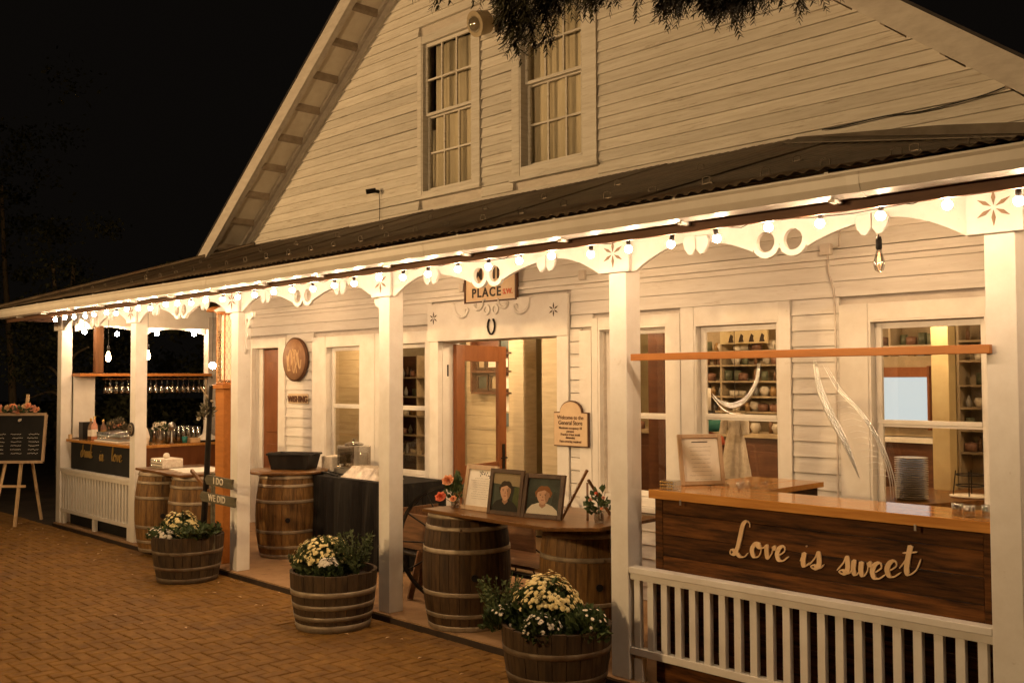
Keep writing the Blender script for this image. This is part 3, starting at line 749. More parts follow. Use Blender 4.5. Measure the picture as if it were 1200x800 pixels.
# unseen plaza globe lamp, added as frontal light for posts, gutter and brick
pl = thing('added_plaza_lamp', 'assumed globe lamp on a black post, added out of view on the plaza', 'added street lamp', (8.2, -7.4, 0))
MB().tube([(8.2,-7.4,G),(8.2,-7.4,3.25)], [.05,.035], 10).build('pole', IRON, pl)
MB().sphere((8.2,-7.4,3.42), .16, 16, 10).build('globe', emit('added_plaza_globe', (1,.64,.30), ADDED_PLAZA), pl)

ORD = ['first','second','third','fourth','fifth','sixth','seventh','eighth','ninth','tenth','eleventh','twelfth','thirteenth','fourteenth','fifteenth','sixteenth','seventeenth','eighteenth','nineteenth','twentieth']+['%d%s' % (n, {1:'st',2:'nd',3:'rd'}.get(n % 10, 'th')) for n in range(21, 60)]
# ---------------------------------------------------------------- wine barrels
def barrel_parts(par, x, y, z0, sm, hm, h=.855, re=.285, rm=.335, n=26, head=TABLE, bung=True, rot=0.0):
    def rr(t): return re+(rm-re)*(1-(2*t-1)**2)
    k = 9; da = 2*PI/n; vs = []; gap = .0016
    for i in range(k):
        t = i/(k-1); r = rr(t)
        for (rad, s) in ((r, -1), (r+.0015, 0), (r, 1), (r-.022, 1), (r-.022, -1)):
            a = s*(da/2-gap/r); vs.append((rad*math.cos(a), rad*math.sin(a), h*t))
    fs = [(i*5+j, i*5+(j+1) % 5, (i+1)*5+(j+1) % 5, (i+1)*5+j) for i in range(k-1) for j in range(5)]
    fs += [(4,3,2,1,0), tuple((k-1)*5+j for j in range(5))]
    m = MB().add(vs, fs); me = m.mesh('stave', sm)
    for i in range(n):
        o = bpy.data.objects.new('stave', me); col.objects.link(o); o.parent = par
        o.location = (x-LOC[par.name][0], y-LOC[par.name][1], z0-LOC[par.name][2]+R.uniform(-.001,.001)); o.rotation_euler = (0, 0, i*da+rot)
    for t0, w_ in ((.0,.040),(.115,.032),(.30,.034),(.665,.034),(.855,.032),(.953,.040)):
        pr_ = []
        for q in range(4):
            t = t0+w_/h*q/3; pr_.append((rr(min(t,1))+.0035, h*t))
        pr_ = [(pr_[0][0]-.004, pr_[0][1])]+pr_+[(pr_[-1][0]-.004, pr_[-1][1])]
        hp = MB().lathe(pr_, 40, (x, y, z0)); a = R.uniform(-2.2,-.3); r = rr(t0)+.006
        hp.obox((x+r*math.cos(a), y+r*math.sin(a), z0+h*t0+w_/2), (.012,.012,.012)); hp.build('hoop', hm, par)
    MB().lathe([(.0001, h-.028),(re-.018, h-.028)], 30, (x,y,z0)).build('head', head, par)
    MB().lathe([(.0001, .03),(re-.018, .03)], 30, (x,y,z0)).build('head', head, par)
    if bung:
        a = -.55; rb = rm+.001
        bb = MB(); bb.tube([(x+rb*math.cos(a)*.98, y+rb*math.sin(a)*.98, z0+h*.47), (x+(rb+.006)*math.cos(a), y+(rb+.006)*math.sin(a), z0+h*.47)], .026, 12); bb.build('bung', BLACK, par)
def barrel(x, y, label, sm=OAK, hm=HOOP, rot=0.0):
    b = thing('wine_barrel', label, 'barrel', (x, y, DK+.001), 'wine barrels carrying the table boards')
    barrel_parts(b, x, y, DK+.001, sm, hm, rot=rot); return b
barrel(2.94, .10, 'upright wine barrel just right of the second porch post under the board')
barrel(3.67, .14, 'wine barrel half hidden behind the arrow sign planter beside the lantern post')
barrel(4.20, .86, 'golden oak barrel carrying the black tub, beside the draped table', rot=.1)
OAK_SHADE = mat('oak_stave_shade', (.092,.052,.020), (.034,.018,.008), .66, 9, (3,3,.45), .6, rnd=.28, c3=(.025,.016,.01), c3t=(.56,.74), c3s=3.2, dist=.004)  # oak darkened so the colour carries the shade on this barrel
barrel(7.80, .23, 'barrel in painted shade in front of the photo table, nearest the white planter post', OAK_SHADE, HOOP, .2)
barrel(8.66, .62, 'barrel under the right end of the photo table, behind the chrysanthemum tub', OAK, HOOP, .05)

# ---------------------------------------------------------------- half-barrel planters with flowers
def planter(x, y, label, sm, hm, hoops, rt=.335, rb=.275, h=.43, n=24, rot=0):
    p = thing('half_barrel_planter', label, 'planter', (x, y, G), 'half barrel planters before the porch')
    da = 2*PI/n; vs = []; k = 5
    for i in range(k):
        t = i/(k-1); r = rb+(rt-rb)*(1-(1-t)**1.7)
        for (rad, s) in ((r, -1), (r+.0015, 0), (r, 1), (r-.024, 1), (r-.024, -1)):
            a = s*(da/2-.0018/r); vs.append((rad*math.cos(a), rad*math.sin(a), h*t))
    fs = [(i*5+j, i*5+(j+1) % 5, (i+1)*5+(j+1) % 5, (i+1)*5+j) for i in range(k-1) for j in range(5)]+[(4,3,2,1,0), tuple((k-1)*5+j for j in range(5))]
    me = MB().add(vs, fs).mesh('stave', sm)
    for i in range(n):
        o = bpy.data.objects.new('stave', me); col.objects.link(o); o.parent = p; o.rotation_euler = (0,0,i*da+rot); o.location = (0,0,R.uniform(-.003,.005))
    for t0, w_ in hoops:
        pr_ = []
        for q in range(3):
            t = t0+w_/h*q/2; pr_.append((rb+(rt-rb)*(1-(1-min(t,1))**1.7)+.0038, h*t))
        pr_ = [(pr_[0][0]-.004, pr_[0][1])]+pr_+[(pr_[-1][0]-.004, pr_[-1][1])]
        MB().lathe(pr_, 40, (x,y,G)).build('hoop', hm, p)
    MB().lathe([(.0001, h-.05),(rt-.02, h-.06)], 20, (x,y,G)).build('soil', SOIL, p)
    return p
def leafcloud(c, rx, rz_, n, size, lift=0, rnd=R, up=.4, shell=.55, fine=False):
    m = MB()
    for _ in range(n):
        th = rnd.uniform(0, 2*PI); ph = math.acos(rnd.uniform(-.15, 1)); rad = rnd.uniform(shell, 1)**.6
        d = Vector((math.sin(ph)*math.cos(th), math.sin(ph)*math.sin(th), math.cos(ph)))
        p = Vector(c)+Vector((d.x*rx*rad, d.y*rx*rad, d.z*rz_*rad))
        q = (d+Vector((rnd.uniform(-.8,.8), rnd.uniform(-.8,.8), rnd.uniform(-.5,.9)+up))).normalized()
        s = size*rnd.uniform(.6,1.3); side = q.cross(Vector((rnd.uniform(-1,1), rnd.uniform(-1,1), rnd.uniform(-1,1)))).normalized()
        nn = q.cross(side)*s*.22; wd = .12 if fine else .34
        m.add([p, p+q*s*.5+side*s*wd+nn, p+q*s, p+q*s*.5-side*s*wd+nn], [(0,1,2),(0,2,3)])
    return m
def flowerheads(c, rx, rz_, n, size, zmin=.25, rnd=R, sector=None):
    m = MB()
    for _ in range(n):
        th = rnd.uniform(*sector) if sector else rnd.uniform(0, 2*PI); cz = rnd.uniform(zmin, 1); sn = math.sqrt(1-cz*cz)
        d = Vector((sn*math.cos(th), sn*math.sin(th), cz)); lump = math.sin(d.x*7+c[0]*9)+math.sin(d.y*8+c[1]*5+1)+math.sin(d.z*9+d.x*5)
        if lump < -.55 and rnd.random() < .75: continue
        p = Vector(c)+Vector((d.x*rx, d.y*rx, d.z*rz_))*(rnd.uniform(.93,1.07)+.045*lump)
        a = d.cross(Vector((.3,.2,1))).normalized(); b = d.cross(a); s = size*rnd.uniform(.7,1.2); k = 8; vs = [p+d*s*.35]; 
        for j in range(k*2):
            t = 2*PI*j/(k*2); r = s*(1 if j % 2 == 0 else .66); vs.append(p+(a*math.cos(t)+b*math.sin(t))*r+d*s*(.05 if j % 2 == 0 else .18))
        m.add(vs, [(0, 1+j, 1+(j+1) % (2*k)) for j in range(2*k)])
    return m
def stems(c, z0, tips, r=.003):
    m = MB()
    for t in tips: m.tube([c, (c[0]*.5+t[0]*.5, c[1]*.5+t[1]*.5, z0+(t[2]-z0)*.6), t], r, 4)
    return m
def mum(x, y, rx, rz_, lm, fm, nf_, label, cat='flowers', sz=.019, nl=1500, sector=None, zmin=.2):
    z0 = G+.40; nf = int(nf_*2.5)
    t = thing('chrysanthemum', label, cat, (x, y, z0-.02))
    leafcloud((x,y,z0), rx*.97, rz_*.95, nl, .045, shell=.25).build('leaves', lm, t, kind='stuff')
    stems((x,y,z0-.02), z0, [(x+R.uniform(-1,1)*rx*.7, y+R.uniform(-1,1)*rx*.7, z0+rz_*.75) for _ in range(14)]).build('stems', lm, t)
    flowerheads((x,y,z0), rx, rz_, nf, sz, zmin, sector=sector).build('flower_heads', fm, t, kind='stuff')
    return t
def sprig(x, y, rx, h, lm, n, label, cat='plant', fine=True, size=.035):
    z0 = G+.39; t = thing('leafy_plant', label, cat, (x, y, z0)); lv = MB(); st = MB()
    for _ in range(n):
        a = R.uniform(0, 2*PI); l = R.uniform(.5,1); tip = Vector((x+math.cos(a)*rx*l, y+math.sin(a)*rx*l, z0+h*R.uniform(.5,1)))
        b = Vector((x+math.cos(a)*.02, y+math.sin(a)*.02, z0)); st.tube([b, (b*.5+tip*.5)+Vector((0,0,.02)), tip], .002, 3)
        for k in range(16):
            p = b.lerp(tip, .25+.75*k/16); q = Vector((R.uniform(-1,1), R.uniform(-1,1), R.uniform(-.2,1))).normalized(); s = size*R.uniform(.6,1.2)
            sd = q.cross(Vector((R.uniform(-1,1),R.uniform(-1,1),.3))).normalized(); lv.add([p, p+q*s*.5+sd*s*.25, p+q*s, p+q*s*.5-sd*s*.25], [(0,1,2),(0,2,3)])
    st.build('stems', LEAF, t); lv.build('leaves', lm, t, kind='stuff'); return t
planter(4.45, -.385, 'weathered half-barrel planter at the arrow signs, leftmost of the three', OAKD, HOOPD, ((.0,.05),(.28,.035),(.62,.035)), rot=.05)
mum(4.36, -.42, .20, .215, LEAF, MUMY, 150, 'yellow chrysanthemum in the planter beneath the arrow signs', nl=900)
mum(4.42, -.60, .11, .10, LEAF, MUMW, 26, 'small white mum at the front rim of the planter under the arrow signs', nl=220, sz=.02)
mum(4.28, -.62, .09, .09, LEAF, MUMW, 14, 'white mum at the left rim of the planter under the arrow signs', nl=160, sz=.018)
sprig(4.72, -.42, .24, .17, LEAF, 60, 'dark trailing greenery spilling over the right side of the arrow sign planter', size=.05)
planter(6.95, -.40, 'half-barrel planter with four pale hoops before the white middle post', OAKD, HOOP, ((.0,.055),(.20,.035),(.40,.036),(.62,.042)), .335, .28, rot=.12)
mum(6.84, -.42, .235, .26, LEAFY, MUMY, 190, 'cream yellow chrysanthemum dome in the four hooped planter', nl=1500, sz=.016, zmin=.35)
mum(7.06, -.53, .10, .13, LEAF, MUMW, 60, 'flat cluster of white mums at the front of the four hooped planter', nl=240, sz=.018, zmin=.72)
sprig(7.10, -.30, .15, .34, LEAFY, 46, 'upright bushy green herb at the right of the four hooped planter', size=.04)
sprig(6.64, -.50, .11, .15, LEAF, 26, 'low green plant at the left rim of the four hooped planter', size=.035)
planter(9.34, -.40, 'nearest half-barrel planter, dark with rusty hoops, before the railing post', OAKD, HOOPD, ((.0,.04),(.30,.035),(.66,.035)), rot=.02)
mum(9.28, -.42, .215, .29, LEAF, MUMY, 190, 'big yellow chrysanthemum dome in the nearest planter', nl=1500, sz=.017, zmin=.42)
mum(9.42, -.62, .12, .12, LEAF, MUMW, 22, 'white bacopa flowers at the front rim of the nearest planter', nl=330, sz=.014)
mum(9.58, -.40, .13, .16, LEAF, MUMW, 16, 'white flowers at the right rim of the nearest planter', nl=330, sz=.013)
mum(9.08, -.62, .11, .12, LEAF, MUMW, 12, 'white flowers at the left rim of the nearest planter', nl=260, sz=.012)
sprig(8.96, -.50, .17, .28, LEAFY, 60, 'feathery light green rosemary leaning left out of the nearest planter', size=.03)

# ---------------------------------------------------------------- photo table on two barrels
BT = DK+.857
def plank_top(poly, label, name='table_board', zt=BT, th=.026, mt=TABLE, cat='table'):
    o = MB().prism(poly, 'z', zt, zt+th).build(name, mt, None, bev=.004); return tag(o, label, cat)
plank_top([(7.66,-.09),(9.00,-.13),(9.25,.10),(9.22,.78),(7.72,.74)], 'long varnished board laid across two barrels, carrying the framed photos')
ZT = BT+.026
def frame(x, y, w_, h, lean, rot, mt, label, fw=.03, dep=.02, art=None, cat='picture frame', z=None, name='picture_frame'):
    z = ZT if z is None else z
    f = thing(name, label, cat, (x, y, z+.001))
    M = Matrix.Translation((x,y,z+.001))@Matrix.Rotation(rot, 4, 'Z')@Matrix.Rotation(-lean, 4, 'X')
    def B(*a, nm='moulding', mm=None, bev=.003): return MB().box(*a).xf(M).build(nm, mm or mt, f, bev=bev)
    B(-w_/2,-w_/2+fw,0,dep,0,h); B(w_/2-fw,w_/2,0,dep,0,h); B(-w_/2+fw,w_/2-fw,.001,dep-.001,0,fw); B(-w_/2+fw,w_/2-fw,.001,dep-.001,h-fw,h)
    B(-w_/2+.01,w_/2-.01,dep-.004,dep+.003,.01,h-.01,nm='backing',mm=INWOOD,bev=0)
    MB().beam(M@Vector((0,dep+.004,h*.7)), (M@Vector((0,dep+.004,h*.7))).lerp(M@Vector((0,dep+h*.42,0)), 1.0)*1.0, .05, .006).build('prop_leg', INWOOD, f)
    if art: art(f, M, w_-2*fw, h-2*fw, fw, dep)
    return f
def poly2(P, y, M, nm, mt, par, th=.0012):
    mb = MB(); mb.prism(P, 'y', y, y+th); return mb.xf(M).build(nm, mt, par)
def ell(cx, cz, a, b, n=22): return [(cx+a*math.cos(2*PI*i/n), cz+b*math.sin(2*PI*i/n)) for i in range(n)]
def squiggles(x0, x1, z, y, M, par, rows, dz, mt=INK, amp=.0018, centre=True, r=.0007):
    mb = MB()
    for q in range(rows):
        L = (x1-x0)*R.uniform(.6,1); a = (x0+x1)/2-L/2 if centre else x0
        n = int(L/.004); pts = [(a+L*i/n, y, z-q*dz+R.uniform(-amp,amp)) for i in range(n+1)]
        for i in range(n):
            if R.random() < .14: continue
            p, q2 = pts[i], pts[i+1]; mb.add([(p[0],y,p[2]-r),(q2[0],y,q2[2]-r),(q2[0],y,q2[2]+r),(p[0],y,p[2]+r)], [(0,1,2,3)])
    return mb.xf(M).build('printed_lines', mt, par, kind='stuff')
def art_paper(f, M, w_, h, fw, dep):
    poly2([(-w_/2,fw),(w_/2,fw),(w_/2,fw+h),(-w_/2,fw+h)], dep-.008, M, 'paper', PAPER, f)
    lv = MB()
    for _ in range(22):
        x = R.uniform(-.2,1)*w_*.45; z = fw+h-R.uniform(.01,.055)-max(0, x)*.15; a = R.uniform(0,PI); s = .009
        lv.prism([(x-s*math.cos(a), z-s*math.sin(a)), (x+s*.4*math.sin(a), z-s*.4*math.cos(a)), (x+s*math.cos(a), z+s*math.sin(a)), (x-s*.4*math.sin(a), z+s*.4*math.cos(a))], 'y', dep-.0095, dep-.0085)
    lv.xf(M).build('printed_leaves', INK, f)
    squiggles(-w_*.42, w_*.42, fw+h*.76, dep-.0088, M, f, 10, .0165)
def portrait(hair, top, skin=SKIN, cap=False, back=PHOTOB, hs=1.28):
    def art(f, M, w_, h, fw, dep):
        y = dep-.008; c = fw
        poly2([(-w_/2,c),(w_/2,c),(w_/2,c+h),(-w_/2,c+h)], y, M, 'photo_print', back, f)
        hx, hz = -.01*w_, c+h*.54
        poly2([(-w_/2+.002,c+h*.72),(w_/2-.002,c+h*.66),(w_/2-.002,c+h-.002),(-w_/2+.002,c+h-.002)], y-.0008, M, 'pictured_sky', SHELFW if hair is INK else PHOTOB, f)
        poly2([(w_*.22,c+h*.10),(w_/2-.002,c+h*.10),(w_/2-.002,c+h*.66),(w_*.30,c+h*.64)], y-.0007, M, 'pictured_greenery', LEAFY if hair is INK else PHOTOB, f)
        def egg(cx, cz, a, b, jaw, n=26): return [(cx+a*math.cos(2*PI*q/n)*(1-jaw*max(0, -math.sin(2*PI*q/n))), cz+b*math.sin(2*PI*q/n)) for q in range(n)]
        a_, b_ = w_*.150*hs, h*.185*hs; fz = hz-h*.03
        mop = [(hx+a_*1.32*math.cos(t)*(1+.07*math.sin(t*9)), fz+b_*.22+b_*1.02*math.sin(t)*(1+.06*math.sin(t*7))) for t in [-.35+(PI+.7)*q/20 for q in range(21)]]
        poly2(mop, y-.0016, M, 'pictured_hair', hair, f)
        sx_ = .05*w_
        poly2([(-w_*.49,c+.002),(w_*.47,c+.002),(w_*.44,c+h*.13),(w_*.30,c+h*.24),(w_*.12,c+h*.31),(-w_*.14,c+h*.32),(-w_*.34,c+h*.25),(-w_*.46,c+h*.12)], y-.0018, M, 'pictured_shirt', top, f)
        poly2([(hx-w_*.10,c+h*.24),(hx,c+h*.17),(hx+w_*.10,c+h*.25),(hx+w_*.08,c+h*.42),(hx-w_*.08,c+h*.42)], y-.0026, M, 'pictured_neck', SKIND, f)
        poly2(egg(hx, fz, a_, b_, .28), y-.0034, M, 'pictured_face', skin, f)
        poly2(egg(hx+a_*.62, fz-b_*.05, a_*.34, b_*.72, .3), y-.0040, M, 'pictured_cheek_shadow', SKIND, f)
        poly2([(hx+a_*1.05*math.cos(t), fz+b_*.02+b_*1.05*math.sin(t)) for t in [.35+(PI-.75)*q/12 for q in range(13)]]+[(hx-a_*.55, fz+b_*.55),(hx+a_*.15, fz+b_*.72),(hx+a_*.7, fz+b_*.5)], y-.0046, M, 'pictured_fringe', hair, f)
        for s_ in (-1, 1):
            poly2(ell(hx-a_*.06+s_*a_*.40, fz+b_*.12, a_*.13, b_*.045, 8), y-.0052, M, 'pictured_eye', INK, f)
            poly2([(hx-a_*.06+s_*a_*.22, fz+b_*.24),(hx-a_*.06+s_*a_*.60, fz+b_*.25),(hx-a_*.06+s_*a_*.58, fz+b_*.29),(hx-a_*.06+s_*a_*.24, fz+b_*.29)], y-.0052, M, 'pictured_brow', hair, f)
        poly2([(hx-a_*.16,fz-b_*.20),(hx+a_*.08,fz-b_*.20),(hx-a_*.02,fz+b_*.08)], y-.0050, M, 'pictured_nose', SKIND, f)
        poly2(ell(hx-a_*.04, fz-b_*.46, a_*.26, b_*.05, 10), y-.0052, M, 'pictured_mouth', LIPS, f)
        MB().box(-w_/2+.001, w_/2-.001, y-.0095, y-.0080, c+.001, c+h-.001).xf(M).build('cover_glass', GLASS, f)
    return art
frame(8.05, .10, .335, .335, .20, .02, PALEW, 'pale wood frame with a leaf printed text card, leftmost on the photo table', .034, art=art_paper)
DKFR = mat('dark_carved_frame', (.085,.045,.02), (.04,.02,.01), .4, 12, bump=.4)
frame(8.37, .07, .315, .325, .16, .10, DKFR, 'dark frame with portrait of a dark haired person in black, middle of the photo table', .030, art=portrait(INK, BLACK))
AUB = mat('photo_auburn_hair', (.30,.12,.035), None, .5, 9, bump=0)
frame(8.69, .12, .33, .31, .22, .22, DKFR, 'dark frame with portrait of a red haired person in white, rightmost on the photo table', .032, .026, art=portrait(AUB, PAPER))
es = thing('tabletop_easel', 'small wooden display easel standing behind the rightmost portrait', 'easel', (8.86, .34, ZT))
MB().beam((8.80,.22,ZT),(8.88,.40,ZT+.33),.018,.018).build('leg', TABLE, es); MB().beam((8.97,.30,ZT+.001),(8.88,.40,ZT+.24),.016,.016).build('leg', TABLE, es); MB().beam((8.90,.62,ZT+.001),(8.88,.41,ZT+.26),.016,.016).build('leg', TABLE, es)
def bloom(c, r, mt, par, nm='bloom', layers=4):
    m = MB()
    for L in range(layers):
        k = 7-L; rr = r*(1-.2*L)
        for j in range(k):
            a = 2*PI*j/k+L*.5; d = Vector((math.cos(a), math.sin(a), 0)); sd = Vector((-d.y, d.x, 0)); c_ = Vector(c)
            lo_, hi = r*(.05+.2*L), r*(.35+.25*L)
            m.add([c_+Vector((0,0,-r*.2)), c_+d*rr*.7+sd*rr*.42+Vector((0,0,lo_)), c_+d*rr*(.95-.15*L)+Vector((0,0,hi*.8)), c_+d*rr*.7-sd*rr*.42+Vector((0,0,lo_)), c_+d*rr*.35+Vector((0,0,hi*.5))], [(0,1,4),(1,2,4),(2,3,4),(3,0,4)])
    M = Matrix.Translation(c)@Matrix.Rotation(.9, 4, Vector((.9,.5,0)))@Matrix.Translation(-Vector(c))
    return m.xf(M).build(nm, mt, par)
def vase(x, y, z, label, blooms, h=.075, r=.035, leaves=30, ll=.05, tall=.18):
    v = thing('flower_vase', label, 'vase of flowers', (x,y,z+.001))
    MB().lathe([(.0001,.002),(r*.85,.003),(r,h*.4),(r*.9,h*.8),(r*1.05,h),(r*.98,h),(r*.82,h*.8),(r*.92,h*.4),(r*.75,.01),(.0001,.009)], 16, (x,y,z)).build('jar', CRYSTAL, v)
    tips = [(x+b[0], y+b[1], z+b[2]) for b in blooms]
    stems((x,y,z+.012), z+.02, tips+[(x+R.uniform(-.06,.06), y+R.uniform(-.06,.06), z+tall*R.uniform(.6,1)) for _ in range(6)], .0018).build('stems', LEAF, v)
    leafcloud((x,y,z+h), .075, tall-h, leaves, ll, shell=.2).build('leaves', LEAF, v, kind='stuff')
    for b, t in zip(blooms, tips): bloom(t, b[3], b[4], v)
    return v
vase(7.80, .12, ZT, 'vase with peach rose and coral blooms left of the pale frame', [(.03,-.10,.21,.052,PEACH),(-.03,-.12,.085,.048,CORAL),(.09,-.10,.08,.03,PEACH)], leaves=80, ll=.06, tall=.24)
vase(9.10, .27, ZT, 'small glass jar with budding greenery beside the railing post', [(-.05,-.03,.15,.016,ROSE),(.04,.0,.17,.015,ROSE),(.0,-.03,.20,.012,CORAL),(.05,-.03,.10,.013,PEACH)], leaves=46, ll=.05, tall=.23)

# ---------------------------------------------------------------- old hand cart behind the barrels
ct = thing('hand_cart', 'antique wooden hand cart with spoked wheels behind the shaded barrel', 'cart', (7.1, .75, DK))
CARTW = mat('old_cart_wood', (.20,.10,.045), (.09,.045,.02), .6, 7, (.5,4,4), .4)
MB().box(6.38,7.65,.60,.63,.50,.80).build('side_board', CARTW, ct, bev=.003); MB().box(6.38,7.65,1.10,1.13,.50,.80).build('side_board', CARTW, ct, bev=.003)
MB().box(6.36,6.379,.60,1.13,.50,.82).build('end_board', CARTW, ct, bev=.003); MB().box(6.38,8.3,.631,1.099,.50,.525).build('bed', CARTW, ct)
for yy in (.56,.60): MB().tube([(6.2,yy+.02,.47),(6.8,yy+.02,.46),(8.4,yy+.03,.46)], .016, 6).build('shaft', IRON, ct)
def wheel(cx, cy, cz, r, rot, par):
    wl = empty('wheel', (cx,cy,cz), par); M = Matrix.Translation((cx,cy,cz))@Matrix.Rotation(rot,4,'Z')
    n = 36; ring = [(r*math.cos(2*PI*i/n), 0, r*math.sin(2*PI*i/n)) for i in range(n+1)]
    m = MB(); 
    prof = [(r-.024,-.014),(r,-.014),(r,.014),(r-.024,.014)]
    vs = [(a*math.cos(2*PI*i/n), b, a*math.sin(2*PI*i/n)) for i in range(n) for a, b in prof]
    m.add(vs, [(i*4+j, i*4+(j+1) % 4, ((i+1) % n)*4+(j+1) % 4, ((i+1) % n)*4+j) for i in range(n) for j in range(4)]); m.xf(M).build('rim', IRON, wl)
    for i in range(12):
        a = 2*PI*i/12; m = MB().tube([(.03*math.cos(a),0,.03*math.sin(a)),((r-.02)*math.cos(a),0,(r-.02)*math.sin(a))], .007, 5); m.xf(M).build('spoke', IRON, wl)
    MB().tube([(0,-.04,0),(0,.04,0)], .04, 12).xf(M).build('hub', CARTW, wl)
wheel(7.28, .53, .62, .49, .45, ct); wheel(7.28, 1.25, .62, .49, .3, ct)
MB().beam((6.55,.8,.5),(6.5,.8,DK+.01),.05,.05).build('leg', CARTW, ct); MB().beam((6.9,.5,.52),(6.86,.42,DK+.01),.045,.045).build('leg', CARTW, ct)

# ---------------------------------------------------------------- left side: boards, tub, draped table, drink dispenser
plank_top([(2.62,-.12),(3.86,-.19),(4.0,.50),(2.72,.60)], 'pale tabletop board across the two left barrels', mt=TABLE)
nb = thing('napkin_box', 'beaded white napkin box on the board by the second porch post', 'box', (2.88,.12,ZT))
MB().box(2.74,3.04,.0,.24,ZT+.001,ZT+.105).build('box', LACE, nb, bev=.01)
for i in range(9):
    for j in range(3): MB().sphere((2.755+.034*i, -.004, ZT+.02+.032*j), .011, 6, 4).build('bead', CRYSTAL, nb)
MB().sphere((2.88,.12,ZT+.13), .035, 10, 6).build('knob', LACE, nb)
tag(MB().prism([(3.16,.02),(3.74,-.08),(3.86,.38),(3.24,.46)], 'z', ZT+.001, ZT+.012).build('paper_stack', PAPER), 'stack of white papers lying on the left barrel board', 'papers')
rt = MB().lathe([(.0001,0),(.42,0),(.425,.005),(.425,.022),(.42,.027),(.0001,.027)], 40, (4.10,.93,BT+.0005)); tag(rt.build('round_tabletop', TABLE), 'round varnished tabletop on the golden barrel', 'table')
tb = thing('black_tub', 'black plastic tub with handles on the round tabletop', 'tub', (4.02,1.05,ZT+.002))
Mt = Matrix.Translation((4.06,1.02,ZT+.003))@Matrix.Rotation(.55,4,'Z')
m = MB(); w1, w2, d1, d2, hh = .21, .245, .13, .155, .165
m.add([(-w1,-d1,0),(w1,-d1,0),(w1,d1,0),(-w1,d1,0),(-w2,-d2,hh),(w2,-d2,hh),(w2,d2,hh),(-w2,d2,hh),(-w2+.012,-d2+.012,hh),(w2-.012,-d2+.012,hh),(w2-.012,d2-.012,hh),(-w2+.012,d2-.012,hh),(-w1+.01,-d1+.01,.012),(w1-.01,-d1+.01,.012),(w1-.01,d1-.01,.012),(-w1+.01,d1-.01,.012)],
      [(0,3,2,1),(0,1,5,4),(1,2,6,5),(2,3,7,6),(3,0,4,7),(4,5,9,8),(5,6,10,9),(6,7,11,10),(7,4,8,11),(8,9,13,12),(9,10,14,13),(10,11,15,14),(11,8,12,15),(12,13,14,15)])
m.xf(Mt).build('basin', BLACK, tb, bev=.006)
for s in (-1,1): MB().tube([(s*.24,-.05,.15),(s*.285,-.05,.165),(s*.29,.05,.165),(s*.24,.05,.15)], .009, 6).xf(Mt).build('handle', BLACK, tb)
m = MB(); m.box(-.255,.255,-.165,-.152,.15,.172); m.box(-.255,.255,.152,.165,.15,.172); m.box(-.258,-.242,-.151,.151,.15,.172); m.box(.242,.258,-.151,.151,.15,.172); m.xf(Mt).build('rim', BLACK, tb, bev=.003)
dt = thing('draped_table', 'side table under a long black cloth behind the middle post', 'table', (5.1,1.3,DK))
MB().box(4.32,5.86,1.02,1.62,DK+.80,DK+.83).build('tabletop', INWOOD, dt)
m = MB(); per = [(4.30+1.58*i/60, .995) for i in range(61)]+[(5.88, .995+.64*i/24) for i in range(1,25)]+[(5.88-1.58*i/60, 1.635) for i in range(1,61)]+[(4.30, 1.635-.64*i/24) for i in range(1,24)]
n = len(per); vs = []
for r_, z_ in ((0, DK+.845), (.004, DK+.80), (.02, DK+.45), (.03, DK+.012)):
    for i, (a, b) in enumerate(per):
        wv = 1+math.sin(i*.75)+.5*math.sin(i*1.7); nx_, ny_ = (a-5.09)/.79, (b-1.315)/.32
        L_ = 1 if abs(ny_) > .99 else 0; vs.append((a+(0 if L_ else (1 if nx_ > 0 else -1))*r_*wv, b+(L_*(1 if ny_ > 0 else -1))*r_*wv, z_))
m.add(vs, [(k*n+i, k*n+(i+1) % n, (k+1)*n+(i+1) % n, (k+1)*n+i) for k in range(3) for i in range(n)]+[tuple(range(n))], False)
m.build('black_cloth', CLOTH, dt)
TT = DK+.846
dd = thing('drink_dispenser', 'square glass drink dispenser with lid on the draped table', 'drink dispenser', (4.62,1.42,TT))
MB().box(4.44,4.78,1.28,1.56,TT+.002,TT+.055).build('stand', STEEL, dd, bev=.003)
m = MB(); m.box(4.46,4.76,1.30,1.54,TT+.056,TT+.30); m.build('glass_tank', CRYSTAL, dd, bev=.015)
m = MB(); m.box(4.48,4.74,1.32,1.52,TT+.07,TT+.22); m.build('iced_drink', glass('pale_drink', (.72,.66,.56), 1, .1, 1.4, .12), dd, bev=.01)
MB().lathe([(.0001,.0),(.10,.0),(.11,.012),(.06,.03),(.02,.04),(.022,.06),(.0001,.066)], 16, (4.61,1.42,TT+.302)).build('lid', CRYSTAL, dd)
MB().tube([(4.61,1.28,TT+.10),(4.61,1.24,TT+.10),(4.61,1.24,TT+.07)], .01, 6).build('tap', STEEL, dd)
ty = thing('wrapped_tray', 'crumpled silver wrapped tray on the draped table', 'tray', (5.2,1.25,TT))
m = MB(); nx_, ny_ = 22, 10; vs = []
for j in range(ny_+1):
    for i in range(nx_+1):
        u_, v_ = i/nx_, j/ny_; e = min(1, 6*min(u_,1-u_), 5*min(v_,1-v_)); vs.append((4.88+.66*u_, 1.06+.32*v_, TT+.004+e*(.105+R.uniform(-.014,.014))))
m.add(vs, [(j*(nx_+1)+i, j*(nx_+1)+i+1, (j+1)*(nx_+1)+i+1, (j+1)*(nx_+1)+i) for j in range(ny_) for i in range(nx_)]); m.build('foil_wrap', mat('crumpled_wrap', (.62,.55,.46), (.35,.30,.24), .35, 12, bump=.6, metal=.4), ty)
bk = thing('white_basket', 'small white woven basket behind the black tub', 'basket', (4.36,1.35,TT))
